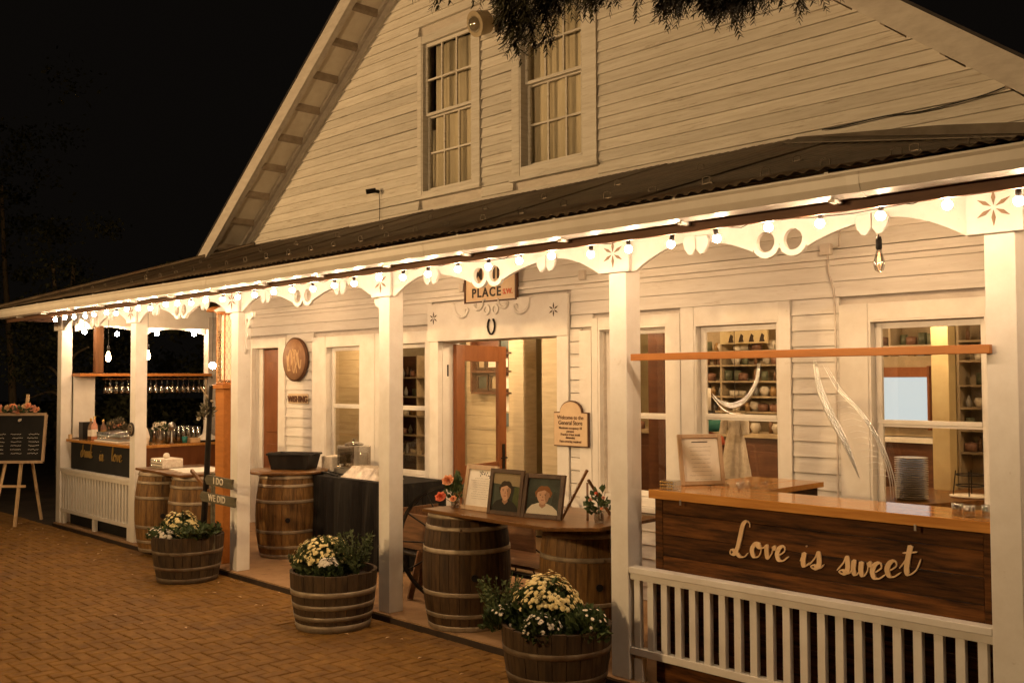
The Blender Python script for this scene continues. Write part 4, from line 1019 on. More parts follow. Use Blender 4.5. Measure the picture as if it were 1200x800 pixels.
MB().box(4.16,4.36,1.30,1.5,TT+.0,TT+.17).build('weave', LACE, bk, bev=.012)
tag(MB().tube([(4.45,1.10,TT+.02),(4.55,1.08,TT+.03),(4.66,1.11,TT+.012),(4.80,1.08,TT+.012)], .010, 6).build('black_cable', BLACK), 'short black cord coiled before the dispenser', 'cord')

# ---------------------------------------------------------------- wall pieces
rs = thing('round_wood_sign', 'round carved wooden sign with bark edge on the white wall', 'sign', (2.88,D-.03,2.22))
MB().lathe([(.0001,0),(.262,0),(.268,.01),(.27,.04),(.0001,.04)], 40).xf(Matrix.Translation((2.88,D-.018,2.22))@Matrix.Rotation(PI/2,4,'X')).build('bark_rim', BROWN, rs)
MB().lathe([(.0001,0),(.250,0),(.250,.007),(.0001,.0075)], 40).xf(Matrix.Translation((2.88,D-.0585,2.22))@Matrix.Rotation(PI/2,4,'X')).build('face', SLICE, rs)
sw = MB()
for k_, (cx, cz) in enumerate(((-.10,.02),(-.02,.03),(.06,.02),(.12,-.02),(-.12,-.05),(.02,-.07))):
    L = smoothline([Vector((2.88+cx+.045*math.cos(a*.9)*(1-.06*a), 0, 2.22+cz+.10*math.sin(a*1.3+k_))) for a in range(7)], 4)
    sw.tube([Vector((q.x, D-.068, q.z)) for q in L], .006, 5)
sw.build('carved_flourish', LETTER, rs)
ws = thing('nameplate_sign', 'narrow cut wood word sign below the round wooden sign', 'sign', (2.9,D-.02,1.74))
MB().box(2.68,3.13,D-.022,D-.0145,1.68,1.80).build('plaque', SIGNB, ws, bev=.003)
vf = text('WISHING', .105, .01, 'CENTER', 1.0, .002); MB().add(*shift(vf, 2.905, D-.034, 1.70)).build('letters', BROWN, ws)
ps = thing('place_sign', 'framed cream sign reading PLACE half hidden behind the trim rings', 'sign', (6.41,D-.03,2.88))
MB().box(6.06,6.77,D-.045,D-.022,2.735,3.11).build('board', SIGNB, ps)
for a in ((6.04,6.06,2.72,3.125),(6.77,6.79,2.72,3.125)): MB().box(a[0],a[1],D-.055,D-.02,a[2],a[3]).build('moulding', BROWN, ps)
for a in ((6.06,6.77,2.72,2.735),(6.06,6.77,3.11,3.125)): MB().box(a[0],a[1],D-.054,D-.02,a[2],a[3]).build('moulding', BROWN, ps)
MB().add(*shift(text('MAIN', .165, .004, 'CENTER', 1.2, .003), 6.41, D-.050, 2.945)).build('letters', INK, ps)
MB().add(*shift(text('PLACE', .125, .004, 'CENTER', 1.25, .003), 6.36, D-.050, 2.775)).build('letters', INK, ps)
MB().add(*shift(text('S.W.', .07, .004, 'CENTER', 1.0, .002), 6.665, D-.050, 2.785)).build('red_letters', CORAL, ps)
hs_ = smoothline([Vector((.045*math.cos(a)*1.0, 0, .065*math.sin(a))) for a in [PI*.62+PI*1.76*i/10 for i in range(11)]], 4)
hsx = [(-.028,.075),(-.046,.04),(-.050,.0),(-.040,-.04),(-.018,-.066),(.0,-.07),(.018,-.066),(.040,-.04),(.050,.0),(.046,.04),(.028,.075)]
tag(MB().tube([(6.44+a, D-.055, 2.475+b) for a, b in hsx], .010, 6).build('horseshoe', IRON), 'iron horseshoe hung open end up above the store entrance', 'horseshoe')
wsn = thing('welcome_sign', 'cream plaque with arched top beginning Welcome to the General Store', 'sign', (7.48,D-.05,1.36))
def wel(k, y, th):
    a = .20+k; P = [(-a,-.002-k),(a,-.002-k),(a,.285+k),(.135+k*.6,.288+k)]+[((.128+k)*math.cos(t), .290+(.098+k)*math.sin(t)+k*.2) for t in [PI*i/10 for i in range(0,11)]]+[(-.135-k*.6,.288+k),(-a,.285+k)]
    return shift(flat([P], th), 7.48, y, 1.375)
MB().add(*wel(.010, D-.050, .016)).build('dark_edge', BROWN, wsn); MB().add(*wel(.0, D-.0585, .012)).build('face', SIGNB, wsn)
for i, (s_, sz_, z_) in enumerate((('Welcome to the', .050, .232), ('General Store', .054, .183), ('Maximum occupancy 10', .030, .145), ('persons', .030, .116), ('Practice 6 feet social', .030, .087), ('distancing', .030, .060), ('Face covering required', .030, .026))):
    MB().add(*shift(text(s_, sz_, .002, 'CENTER', .95, .0006), 7.48, D-.0612, 1.375+z_)).build('lettering', BROWN, wsn)
# conduit and junction box on the wall
cb = thing('junction_box', 'white electrical box with conduit on the wall between the right windows', 'electrical box', (9.98,D-.03,2.86))
MB().box(9.94,10.02,D-.075,D-.030,2.845,2.925).build('box', TRIMSH, cb, bev=.004)
MB().tube([(9.99,D-.05,2.845),(9.99,D-.045,2.72),(10.02,D-.03,2.60),(10.03,D-.03,2.40),(10.03,D-.028,1.0)], .007, 6).build('conduit', TRIMSH, cb)
MB().tube([(10.02,D-.05,2.89),(10.08,D-.05,2.90),(10.10,D-.05,3.2)], .006, 6).build('conduit', TRIMSH, cb)
for x in (6.0, 7.62): tag(MB().box(x-.03,x+.03,D-.062,D-.020,2.845,2.93).build('insulator_block', TRIMSH, None, bev=.005), 'small white wooden block on the ledge %s the PLACE sign' % ('left of' if x < 6.4 else 'right of'), 'block')
# gable fittings
cam_ = thing('security_camera', 'small black camera on the gable boards left of the upper windows', 'camera', (4.56,D-.05,4.06))
MB().tube([(4.56,D-.02,4.06),(4.56,D-.06,4.06)], .02, 8).build('bracket', IRON, cam_); MB().tube([(4.56,D-.06,4.07),(4.50,D-.15,4.05)], .028, 10).build('body', BLACK, cam_)
MB().tube([(4.57,D-.022,4.04),(4.58,D-.022,3.9),(4.575,D-.022,3.74)], .004, 5).build('cable', BLACK, cam_)
fx = thing('round_floodlight', 'unlit round metal light fixture between the upper windows under the branch', 'light fixture', (6.47,D-.05,5.45))
MB().tube([(6.47,D-.02,5.5),(6.47,D-.09,5.47)], .03, 10).build('bracket', STEEL, fx); MB().tube([(6.47,D-.07,5.47),(6.46,D-.12,5.45),(6.44,D-.26,5.40)], [.05,.11,.125], 18).build('hood', SHELFW, fx); MB().sphere((6.445,D-.24,5.405), .085, 14, 8).build('lens', CRYSTAL, fx)
tag(MB().tube(smoothline([(9.95,D-.03,3.76),(10.09,D-.03,3.755),(10.43,D-.035,3.765),(10.62,D-.03,3.75),(10.85,D-.03,3.755),(11.1,D-.035,3.775),(11.35,D-.03,3.82),(11.9,D-.03,3.86)], 4), .005, 5).build('loose_cable', BLACK), 'black cable sagging along the right gable boards', 'cable')

# ---------------------------------------------------------------- dessert counter with cut lettering
dc = thing('dessert_counter', 'dark plank counter with glossy pine top reading Love is sweet', 'counter', (10.7,.25,DK))
CT = 1.288
z = DK+.005; i = 0
while z < 1.24:
    h = min(.128, 1.252-z); MB().box(9.775,11.665,.086,.108,z,z+h-.003).build('front_plank', PANEL, dc, bev=.002); z += h
MB().box(9.718,9.774,.083,.112,DK+.004,1.252).build('corner_trim', PANEL, dc, bev=.003); MB().box(11.666,11.722,.083,.112,DK+.004,1.252).build('corner_trim', PANEL, dc, bev=.003)
z = DK+.005
while z < 1.24:
    h = min(.128, 1.252-z); MB().box(9.722,9.745,.113,1.18,z,z+h-.003).build('side_plank', PANEL, dc); MB().box(10.18,10.20,.48,1.18,z,z+h-.003).build('side_plank', PANEL, dc); z += h
for a, b in ((.066,.20),(.2015,.335),(.3365,.47)): MB().box(9.70,11.727,a,b,CT-.034,CT+R.uniform(-.0008,.0008)).build('top_plank', PINE, dc, bev=.002)
for a, b in ((9.70,9.87),(9.8715,10.05),(10.0515,10.235)): MB().box(a,b,.4715,1.20,CT-.034,CT+R.uniform(-.0008,.0008)).build('top_plank', PINE, dc, bev=.002)
MB().box(9.695,11.727,.048,.0645,CT-.052,CT+.0015).build('front_edge_trim', PINE, dc, bev=.003)
for x in (9.93,11.35): MB().box(x,x+.012,.0445,.0475,CT-.075,CT-.045).build('hook', STEEL, dc)
GLY = {
 'L': [[(1.0,1.85),(.95,2.12),(.72,2.22),(.50,1.95),(.38,1.2),(.26,.5),(.02,.08),(-.22,.12),(-.16,.36),(.15,.26),(.5,.0),(.85,.05),(1.05,.3)]],
 'o': [[(.62,1.0),(.25,.95),(.0,.5),(.2,.02),(.58,.08),(.75,.5),(.6,.92),(.45,.8),(.7,.66),(1.05,.8)]],
 'v': [[(-.05,.7),(.12,.92),(.2,.5),(.36,.02),(.62,.4),(.72,.92),(.8,.72),(1.05,.72)]],
 'e': [[(-.1,.3),(.3,.42),(.62,.72),(.48,1.0),(.2,.86),(.06,.45),(.22,.04),(.55,.02),(.95,.35)]],
 'i': [[(-.05,.35),(.2,.95),(.18,.4),(.32,.03),(.7,.35)],[(.3,1.35),(.36,1.45)]],
 's': [[(-.1,.15),(.3,.7),(.45,1.12),(.6,.72),(.62,.25),(.36,-.03),(.08,.1),(.3,.22),(.7,.06),(1.0,.35)]],
 'w': [[(-.05,.75),(.08,.95),(.1,.35),(.28,.03),(.52,.3),(.6,.92),(.62,.35),(.8,.03),(1.05,.35),(1.1,.95),(1.18,.75),(1.4,.72)]],
 't': [[(-.1,.3),(.25,.9),(.42,1.7),(.36,1.0),(.34,.3),(.5,.02),(.9,.35),(1.1,1.0)],[(.0,1.22),(.4,1.28),(.85,1.38)]],
 'D': [[(.62,1.0),(.25,.95),(.0,.5),(.2,.02),(.58,.1),(.72,.9),(.75,1.9),(.70,1.0),(.75,.2),(1.0,.1)]],
 'r': [[(-.1,.3),(.18,1.05),(.3,.85),(.52,.82),(.5,.3),(.62,.02),(.9,.3)]],
 'u': [[(-.1,.5),(.05,.95),(.06,.3),(.25,.02),(.5,.3),(.55,.95),(.55,.3),(.68,.02),(.95,.3)]],
 'n': [[(-.1,.3),(.05,.95),(.08,.05),(.12,.5),(.35,.98),(.5,.7),(.5,.2),(.65,.02),(.95,.3)]],
 'k': [[(-.1,.3),(.28,1.6),(.18,2.0),(.08,1.5),(.08,.02),(.12,.45),(.48,.95),(.2,.55),(.5,.05),(.9,.3)]],
 'l': [[(-.1,.3),(.34,1.5),(.22,2.0),(.08,1.5),(.12,.3),(.32,.02),(.7,.3)]]}
def ribbon(pts, w_, th, y):
    P = smoothline([Vector((a, 0, b)) for a, b in pts], 6); n = len(P); mb = MB(); vs = []
    for i, p in enumerate(P):
        t = (P[min(i+1,n-1)]-P[max(i-1,0)]); t.normalize(); nn = Vector((-t.z, 0, t.x))
        ww = w_*(.26+.86*max(0, -t.z)**.9+.08*abs(t.x)); e = min(1, (i+1)/3, (n-i)/3)
        yo = y-.004*i/n; a, b = p+nn*ww*e/2, p-nn*ww*e/2
        vs += [(a.x, yo, a.z), (b.x, yo, b.z), (b.x, y+th, b.z), (a.x, y+th, a.z)]
    fs = [(i*4+j, i*4+(j+1) % 4, (i+1)*4+(j+1) % 4, (i+1)*4+j) for i in range(n-1) for j in range(4)]+[(3,2,1,0), tuple((n-1)*4+j for j in range(4))]
    return mb.add(vs, fs)
def script(word, adv, x, z, s, y, par, mt, w_, th=.008, slant=.12, nm='letter'):
    for ch, ad in zip(word, adv):
        mb = MB()
        for st in GLY[ch]:
            r_ = ribbon([(x+(a+slant*b)*s, z+b*s) for a, b in st], w_, th, y); mb.add(r_.v, r_.f)
        mb.build(nm, mt, par); x += ad*s; z += ad*s*.0
    return x
ly = .0765
script('L', (1,), 10.28, .955, .092, ly, dc, LETTER, .023)
script('ove', (.98,.98,.9), 10.40, .965, .080, ly, dc, LETTER, .023)
script('is', (.72,.9), 10.705, .950, .080, ly, dc, LETTER, .023)
script('swe', (.92,1.32,.95), 10.925, .945, .081, ly, dc, LETTER, .023)
script('e', (.9,), 11.185, .965, .081, ly, dc, LETTER, .023)
script('t', (1,), 11.262, .985, .087, ly, dc, LETTER, .023)
# orange rail and hanging clear vinyl
tag(MB().box(PX[4]+.06,PX[5]-PW+.03,-.036,-.003,2.076,2.118).build('screen_rail', BEAMW, None, bev=.003), 'orange wooden bar spanning the two right porch posts at head height', 'rail')
vn = thing('clear_vinyl_screen', 'clear vinyl sneeze screen hanging from the orange bar above the counter', 'screen', (10.65,.02,CT))
nx_, nz_ = 60, 22; vs = []
for j in range(nz_+1):
    for i in range(nx_+1):
        u_, v_ = i/nx_, j/nz_; x = 9.60+2.11*u_; zz = CT+.004+(2.082-CT-.004)*v_
        vs.append((x, .020+.010*math.sin(x*5.1+v_*2.3)*(1.1-v_)+.007*math.sin(x*11+3*v_)*(1-v_*.6), zz))
m = MB().add(vs, [(j*(nx_+1)+i, j*(nx_+1)+i+1, (j+1)*(nx_+1)+i+1, (j+1)*(nx_+1)+i) for j in range(nz_) for i in range(nx_)], True)
m.build('vinyl_sheet', VINYL, vn)
def glint_streak(pts, r):  # bright tubes shaped like the light streaks reflected in the vinyl
    L = smoothline([Vector((a, 0, b)) for a, b in pts], 6); k = len(L)
    return MB().tube([Vector((p.x, .006, p.z)) for p in L], [max(.0008, r*math.sin(PI*(i+.6)/(k+.2))**.7) for i in range(k)], 10).build('vinyl_glint', VINYL_GLINT, vn)
for q in range(3):
    t_ = q/2; glint_streak([(10.845+.006*q,2.06),(10.865+.012*q,1.92),(10.92+.016*q,1.78),(11.0+.013*q,1.64),(11.09,1.455)], .0095-.002*q)
for q in range(3): glint_streak([(10.90+.01*q,2.03),(10.98+.012*q,1.90),(11.10+.010*q,1.78),(11.19+.010*q,1.64),(11.245+.012*q,1.48),(11.255+.014*q,1.36)], .0042)
for q in range(14):
    t_ = q/13; x_ = 10.97+.22*t_; z_ = 1.88-.40*t_; glint_streak([(x_-.03, z_-.01),(x_+.02, z_+.0),(x_+.07, z_-.012)], .0012)
for q in range(4): glint_streak([(10.52-.006*q,2.05),(10.50-.004*q,1.94+.004*q),(10.43,1.84+.008*q),(10.34,1.80+.008*q),(10.25,1.83+.003*q),(10.20,1.88)], .0060)
glint_streak([(10.20,1.86),(10.26,1.80),(10.32,1.77),(10.38,1.76)], .004)
# menu frame, crystal box and tumblers on the counter
def art_menu(f, M, w_, h, fw, dep):
    poly2([(-w_/2,fw),(w_/2,fw),(w_/2,fw+h),(-w_/2,fw+h)], dep-.008, M, 'paper', PAPER, f)
    poly2([(-w_*.22,fw+h*.90),(w_*.22,fw+h*.90),(w_*.22,fw+h*.925),(-w_*.22,fw+h*.925)], dep-.0095, M, 'printed_title', INK, f)
    squiggles(-w_*.40, w_*.40, fw+h*.80, dep-.0088, M, f, 9, .026)
frame(9.80, .48, .30, .325, .20, 1.02, PALEW, 'pale framed menu card standing at the left end of the dessert counter', .026, art=art_menu, z=CT+.002, name='menu_frame')
cbx = thing('crystal_box', 'small gold beaded crystal box on the counter corner', 'box', (9.79,.14,CT))
MB().box(9.745,9.845,.10,.18,CT+.003,CT+.058).build('box', CRYSTAL, cbx, bev=.004)
for i in range(6):
    for j in range(3): MB().sphere((9.752+.017*i, .096, CT+.012+.018*j), .0065, 6, 4).build('bead', GOLD, cbx)
for i, (x, y) in enumerate(((11.50,.20),(11.57,.17),(11.64,.21))):
    tag(MB().lathe([(.0001,.003),(.024,.003),(.027,.06),(.0255,.06),(.022,.008),(.0001,.008)], 14, (x,y,CT)).build('tumbler', CRYSTAL), '%s of the three clear tumblers at the right end of the dessert counter' % ('leftmost','middle','rightmost')[i], 'glass', 'tumblers at the right end of the counter')
gd = thing('counter_glints', 'clear beads imitating light glints on the counter top', 'glints', (9.95,.5,CT))  # beads added to imitate string-light glints on the counter
for i in range(46):
    x = 9.86+.28*R.random(); y = .36+.5*R.random(); MB().sphere((x,y,CT+.009), .0075, 6, 4).build('bead', CRYSTAL, gd)

# ---------------------------------------------------------------- drinks bar at the left end
db = thing('drinks_bar', 'drinks bar between the two left posts with black panel and wooden top', 'bar counter', (1.0,.3,DK))
MB().box(.07,2.17,.045,.50,1.178,1.212).build('bar_top', PINE, db, bev=.004)
MB().box(.16,2.17,.085,.10,DK+.003,1.177).build('front_panel', CHALK, db)
MB().box(.02,.055,.145,.42,1.22,2.028).build('end_panel', WHITE, db); MB().box(.0,.62,.55,2.02,1.075,1.112).build('back_bar_top', PINE, db, bev=.004)
MB().box(.02,.60,.56,2.0,DK+.003,1.074).build('back_bar_cabinet', REDWOOD, db)
x = .62
script('Drunk', (1.05,.82,.9,.9,.8), .50, 1.0, .085, .074, db, GOLD, .013)
script('in', (.66,.9), 1.10, .98, .085, .074, db, GOLD, .013)
script('love', (.62,.98,.98,.8), 1.48, 1.0, .085, .074, db, GOLD, .013)
gs = thing('glass_rack_shelf', 'wooden shelf above the drinks bar with a slotted stemware rack', 'shelf', (.05,1.1,2.03))
MB().box(-.06,.26,.142,1.999,2.028,2.066).build('shelf_board', BEAMW, gs, bev=.003)
for i in range(5): MB().box(.28,.29,.5+.37*i,.51+.37*i,1.99,2.027).build('rack_hook', IRON, gs)
for x in (.04,.16): MB().box(x-.008,x+.008,.52,1.99,1.985,1.999).build('rack_rail', BEAMW, gs)
gme = [(.0001,.0),(.034,.0),(.034,-.003),(.004,-.008),(.0035,-.085),(.012,-.10),(.034,-.125),(.039,-.16),(.033,-.205),(.032,-.205),(.037,-.16),(.032,-.127),(.0001,-.105)]
gm_ = MB().lathe(gme, 14).mesh('wine_glass', CRYSTAL)
for r_ in range(2):
    for i in range(18):
        o = shared(gm_, 'wine_glass', None, (.06+.14*r_, .56+.079*i, 2.004)) if False else bpy.data.objects.new('wine_glass', gm_)
        if not o.users_collection: col.objects.link(o)
        o.location = (.06+.15*r_, .56+.079*i, 2.003)
        tag(o, '%s hanging wine glass from the front post in the %s row over the bar' % (ORD[i], 'inner' if r_ else 'outer'), 'wine glass', 'stemware hung under the bar shelf')
def bottle(x, y, z, h, r, mt, label, lab=None):
    b = thing('bottle', label, 'bottle', (x,y,z)); z += .0015
    MB().lathe([(.0001,0),(r,.002),(r,h*.55),(r*.8,h*.65),(r*.36,h*.76),(r*.34,h*.95),(.0001,h*.955)], 14, (x,y,z)).build('bottle_body', mt, b)
    MB().lathe([(r*.37,h*.88),(r*.38,h),(.0001,h)], 10, (x,y,z)).build('cap', GOLD, b)
    MB().lathe([(r+.001,h*.15),(r+.001,h*.45)], 14, (x,y,z)).build('paper_label', lab or PAPER, b)
BZ = 1.213
bottle(.45, .22, BZ, .27, .038, MULTI[2], 'dark wine bottle at the left end of the drinks bar', PAPER)
bottle(.62, .20, BZ, .30, .040, ROSE, 'pink wine bottle with pale label on the drinks bar', PAPER)
bottle(.50, .36, BZ, .25, .038, MULTI[5], 'red wine bottle behind the others on the drinks bar', GOLD)
tag(MB().box(.20,.34,.16,.30,BZ+.001,BZ+.22).build('speaker_box', BLACK, None, bev=.004), 'small black box beside the left post on the drinks bar', 'box')
tag(MB().box(.11,.17,.06,.09,BZ+.001,BZ+.06).build('card_block', LETTER, None, bev=.002), 'tiny wooden card block on the corner of the drinks bar', 'block')
tr = thing('serving_tray', 'white tray crowded with clear tumblers on the drinks bar', 'tray', (1.2,.28,BZ))
MB().box(.86,1.60,.10,.46,BZ+.001,BZ+.018).build('tray', PAPER, tr, bev=.005)
tm_ = MB().lathe([(.0001,.003),(.028,.003),(.034,.10),(.032,.10),(.026,.010),(.0001,.010)], 12).mesh('tumbler', CRYSTAL)
for i in range(9):
    for j in range(4):
        o = bpy.data.objects.new('tumbler', tm_); col.objects.link(o); o.location = (.91+.08*i, .15+.085*j, BZ+.019)
        tag(o, '%s clear tumbler from the left, row %s from the front, on the bar tray' % (ORD[i], ORD[j]), 'glass', 'tumblers on the white tray')
BB = 1.113
for i in range(8):
    for j in range(4):
        for k in range(1):
            o = bpy.data.objects.new('tumbler', tm_); col.objects.link(o); o.location = (.12+.09*j, 1.22+.072*i, BB+.001); o.scale = (1,1,2.1)
            tag(o, 'tall clear glass on the back bar, %s row deep, %s across' % (ORD[i], ORD[j]), 'glass', 'tall glasses on the back bar')
fb = thing('napkin_bag', 'crumpled white paper bag on the drinks bar against the second post', 'bag', (1.85,.25,BZ))
m = MB(); m.lathe([(.0001,.0),(.10,.0),(.115,.08),(.09,.17),(.05,.23),(.07,.27)], 9, (1.86,.26,BZ+.001), False); m.build('paper', PAPER, fb)
fd = thing('flower_dish', 'dried flower bouquet in a silver bowl on the bar', 'flowers', (1.05,.46,BZ))
MB().lathe([(.0001,.0),(.06,.0),(.115,.06),(.11,.06),(.055,.008),(.0001,.006)], 16, (.30,.62,BB+.14)).build('bowl', STEEL, fd)
MB().tube([(.30,.62,BB+.001),(.30,.62,BB+.14)], [.05,.02], 10).build('foot', STEEL, fd)
leafcloud((.30,.62,BB+.20), .13, .14, 260, .05, shell=.3).build('foliage', SAGE, fd, kind='stuff')
for k in range(9):
    a = k*.7; bloom((.30+.08*math.cos(a), .62+.08*math.sin(a), BB+.26+.03*math.sin(k*2)), .035, (PEACH, LETTER, ROSE)[k % 3], fd)
wf = thing('white_flower_vase', 'white flowers in a clear vase just right of the second post', 'vase of flowers', (.5,1.12,BB))
MB().lathe([(.0001,.0),(.04,.0),(.05,.09),(.03,.15),(.045,.18)], 12, (.50,1.12,BB+.001)).build('vase', CRYSTAL, wf)
leafcloud((.50,1.12,BB+.18), .09, .10, 60, .05).build('leaves', LEAF, wf, kind='stuff')
for k in range(7): bloom((.5+.07*math.cos(k*.9), 1.12+.07*math.sin(k*.9), BB+.24+.03*math.cos(k*3)), .04, MUMW, wf)
ob = thing('patterned_ornament', 'black and white patterned ball ornament on the back bar', 'ornament', (.52,1.28,BB))
MB().lathe([(.0001,0),(.03,0),(.012,.03),(.012,.18)], 10, (.52,1.28,BB+.001)).build('stem', STEEL, ob); MB().sphere((.52,1.28,BB+.235), .058, 14, 10).build('ball', STEEL, ob)
tag(MB().lathe([(.0001,.0),(.035,.0),(.04,.09),(.036,.09),(.03,.006),(.0001,.006)], 12, (.56,1.45,BB+.001)).build('teal_cup', mat('teal_glaze', (.04,.20,.18), None, .2, 5, bump=0)), 'small teal cup at the front of the back bar', 'cup')
nd = thing('napkin_dish', 'pile of folded white napkins on a dark dish at the back bar', 'napkins', (.45,1.83,BB))
MB().lathe([(.0001,.0),(.11,.0),(.16,.02),(.155,.026),(.0001,.01)], 20, (.45,1.83,BB+.001)).build('dish', BLACK, nd)
m = MB(); m.lathe([(.15,.02),(.13,.05),(.07,.09),(.03,.13),(.0001,.14)], 7, (.45,1.83,BB+.008), False); m.build('folded_napkins', PAPER, nd)
tag(MB().lathe([(.075,.0),(.04,.2),(.008,.40),(.0001,.41)], 14, (.30,1.90,BB+.001)).build('white_cone', PAPER), 'tall white paper cone at the right end of the back bar', 'cone')
tag(MB().box(.30,.52,1.55,1.70,BB+.001,BB+.06).build('wooden_caddy', LETTER, None, bev=.004), 'low wooden box on the back bar before the glasses', 'box')
em = thing('round_plaque', 'small round dark plaque on the second porch post at bar height', 'plaque', (2.235,-.02,1.40))
MB().lathe([(.0001,0),(.075,0),(.082,.008),(.075,.018),(.0001,.018)], 24).xf(Matrix.Translation((2.235,-.0015,1.41))@Matrix.Rotation(PI/2,4,'X')).build('disc', INK, em)
m = MB(); m.lathe([(.05,0),(.056,0),(.056,.003),(.05,.003)], 24); m.box(-.022,.022,-.018,-.010,0,.003); m.box(-.022,.022,.006,.014,0,.003); m.xf(Matrix.Translation((2.235,-.0196,1.41))@Matrix.Rotation(PI/2,4,'X')).build('emblem', SHELFW, em)

# ---------------------------------------------------------------- lantern post, leaning stand, arrow signs
lp = thing('lantern_post', 'square orange post topped by a tall wire mesh lantern', 'lantern', (4.15,.18,DK))
MB().box(4.06,4.24,.09,.27,DK+.002,1.88).build('post', BEAMW, lp, bev=.005)
MB().box(4.035,4.265,.065,.295,1.881,1.925).build('collar', BEAMW, lp, bev=.004)
MB().lathe([(.0001,.0),(.13,.0),(.15,.02),(.05,.075),(.02,.10),(.0001,.11)], 20, (4.155,.185,2.665)).build('cap', WHITE, lp)
MB().tube([(4.155,.185,2.77),(4.155,.185,2.86)], .012, 6).build('hanger', WHITE, lp)
m = MB()
for i in range(4): a = PI/4+i*PI/2; m.tube([(4.150+.112*math.cos(a), .18+.112*math.sin(a), 1.92),(4.150+.112*math.cos(a), .18+.112*math.sin(a), 2.67)], .008, 5)
for zz in (1.935,2.655): m.tube([(4.150+.112*math.cos(2*PI*i/24), .18+.112*math.sin(2*PI*i/24), zz) for i in range(25)], .009, 5)
m.build('cage_frame', BEAMW, lp)
m = MB()
for s in (-1,1):
    for i in range(16):
        m.tube([(4.150+.108*math.cos(2*PI*i/16+s*t*.32), .18+.108*math.sin(2*PI*i/16+s*t*.32), 1.94+.0895*t) for t in range(9)], .0022, 3, caps=False)
m.build('wire_mesh', LETTER, lp)
MB().lathe([(.07,0),(.075,.35),(.07,.66)], 20, (4.155,.185,1.97)).build('glass_chimney', emit('lit_frosted_lantern_glass', (1,.66,.36), .55), lp)
for zz in (2.15,2.40): MB().sphere((4.155,.185,zz), .032, 12, 8, 1.5).build('flame_bulb', E_BULB, lp)
bs_ = thing('copper_shade', 'round copper orange shade beside the lantern cap', 'lamp shade', (3.80,.20,2.74))
MB().lathe([(.0001,.05),(.08,.04),(.135,.0),(.13,-.012),(.06,.022),(.0001,.03)], 20, (3.84,.24,2.70)).build('shade', BEAMW, bs_); MB().tube([(3.84,.24,2.74),(3.84,.24,2.86)], .004, 5).build('cord', BLACK, bs_)
globe(3.86, .16, 2.12, 'lit globe bulb hanging just left of the mesh lantern', 2.70, .034)
st_ = thing('garlanded_stand', 'leaning black iron rod with twigs and a white bloom rising from the leftmost planter', 'stand', (4.52,-.27,G+.36))
MB().tube([(4.52,-.27,G+.36),(4.59,-.27,1.0),(4.64,-.27,1.60),(4.67,-.27,1.92)], [.032,.03,.025,.018], 8).build('pole', IRON, st_)
MB().tube([(4.46,-.27,1.90),(4.57,-.27,1.83),(4.70,-.27,1.76)], .010, 6).build('branch', BARK, st_); MB().tube([(4.63,-.27,1.52),(4.58,-.27,1.70),(4.56,-.27,1.98)], .008, 6).build('branch', BARK, st_)
leafcloud((4.62,-.29,1.62), .07, .14, 60, .06, shell=.1).build('twigs', SAGE, st_, kind='stuff')
bloom((4.57,-.34,1.60), .026, MUMW, st_)

ar = thing('arrow_sign', 'rustic arrow boards reading I DO and WE DID on a stake in the planter', 'sign', (4.72,-.33,G+.3))
MB().box(4.735,4.765,-.300,-.265,G+.30,1.09).build('stake', SAGE, ar, bev=.003)
MB().beam((4.22,-.24,1.08),(4.80,-.27,.83),.025,.03).build('stick', TABLE, ar)
def arrow(x0, x1, z0, z1, tilt, s, sz):
    h = z1-z0; P = [(x0,z0+h*.5),(x0+.04,z1),(x1,z1-tilt),(x1-.012,z0+h*.5-tilt),(x1-.004,z0-tilt),(x0+.04,z0)]
    MB().prism(P, 'y', -.325, -.3005).build('arrow_board', SAGE, ar, bev=.002)
    vf = text(s, sz, .006, 'CENTER', 1.1, .0015); sh = -tilt/(x1-x0)
    v2 = [(a, b, c+a*sh) for a, b, c in vf[0]]
    MB().add(*shift((v2, vf[1]), (x0+x1)/2+.01, -.3315, z0+.022-tilt*.5)).build('lettering', MUMW, ar)
arrow(4.66,5.19,.985,1.075,.015,'I DO',.085); arrow(4.56,5.24,.82,.91,.01,'WE DID',.085)

# ---------------------------------------------------------------- chalkboard on an easel
ce = thing('chalkboard_easel', 'framed chalkboard on a wooden easel topped with peach flowers', 'chalkboard', (-.45,-.36,G))
Mc = Matrix.Translation((-.45,-.36,G))@Matrix.Rotation(math.radians(47),4,'Z')
def cb_(f, nm, mt, bev=0): m = MB(); f(m); return m.xf(Mc).build(nm, mt, ce, bev=bev)
lean = .16
def L3(x, z, y=0): return (x, y+lean*(z-.8)*.9, z)
cb_(lambda m: m.beam((.0,-.10,.0),(.03,.16,1.72),.035,.03), 'leg', LETTER)
cb_(lambda m: m.beam((-.30,-.10,.0),(-.10,.14,1.55),.03,.03), 'leg', LETTER)
cb_(lambda m: m.beam((.02,.62,.0),(.0,.17,1.35),.03,.03), 'leg', LETTER)
cb_(lambda m: m.beam((-.62,-.03,.52),(.10,-.03,.52),.03,.03), 'crossbar', LETTER)
W2 = .36
for a, b in (((-W2-.03,.84),(W2-.03,.84)),((-W2-.03,1.46),(W2-.03,1.46)),((-W2-.03,.84),(-W2-.03,1.46)),((W2-.03,.84),(W2-.03,1.46))):
    cb_(lambda m: m.beam(L3(a[0],a[1],-.06), L3(b[0],b[1],-.06), .03, .035), 'frame_rail', PALEW)
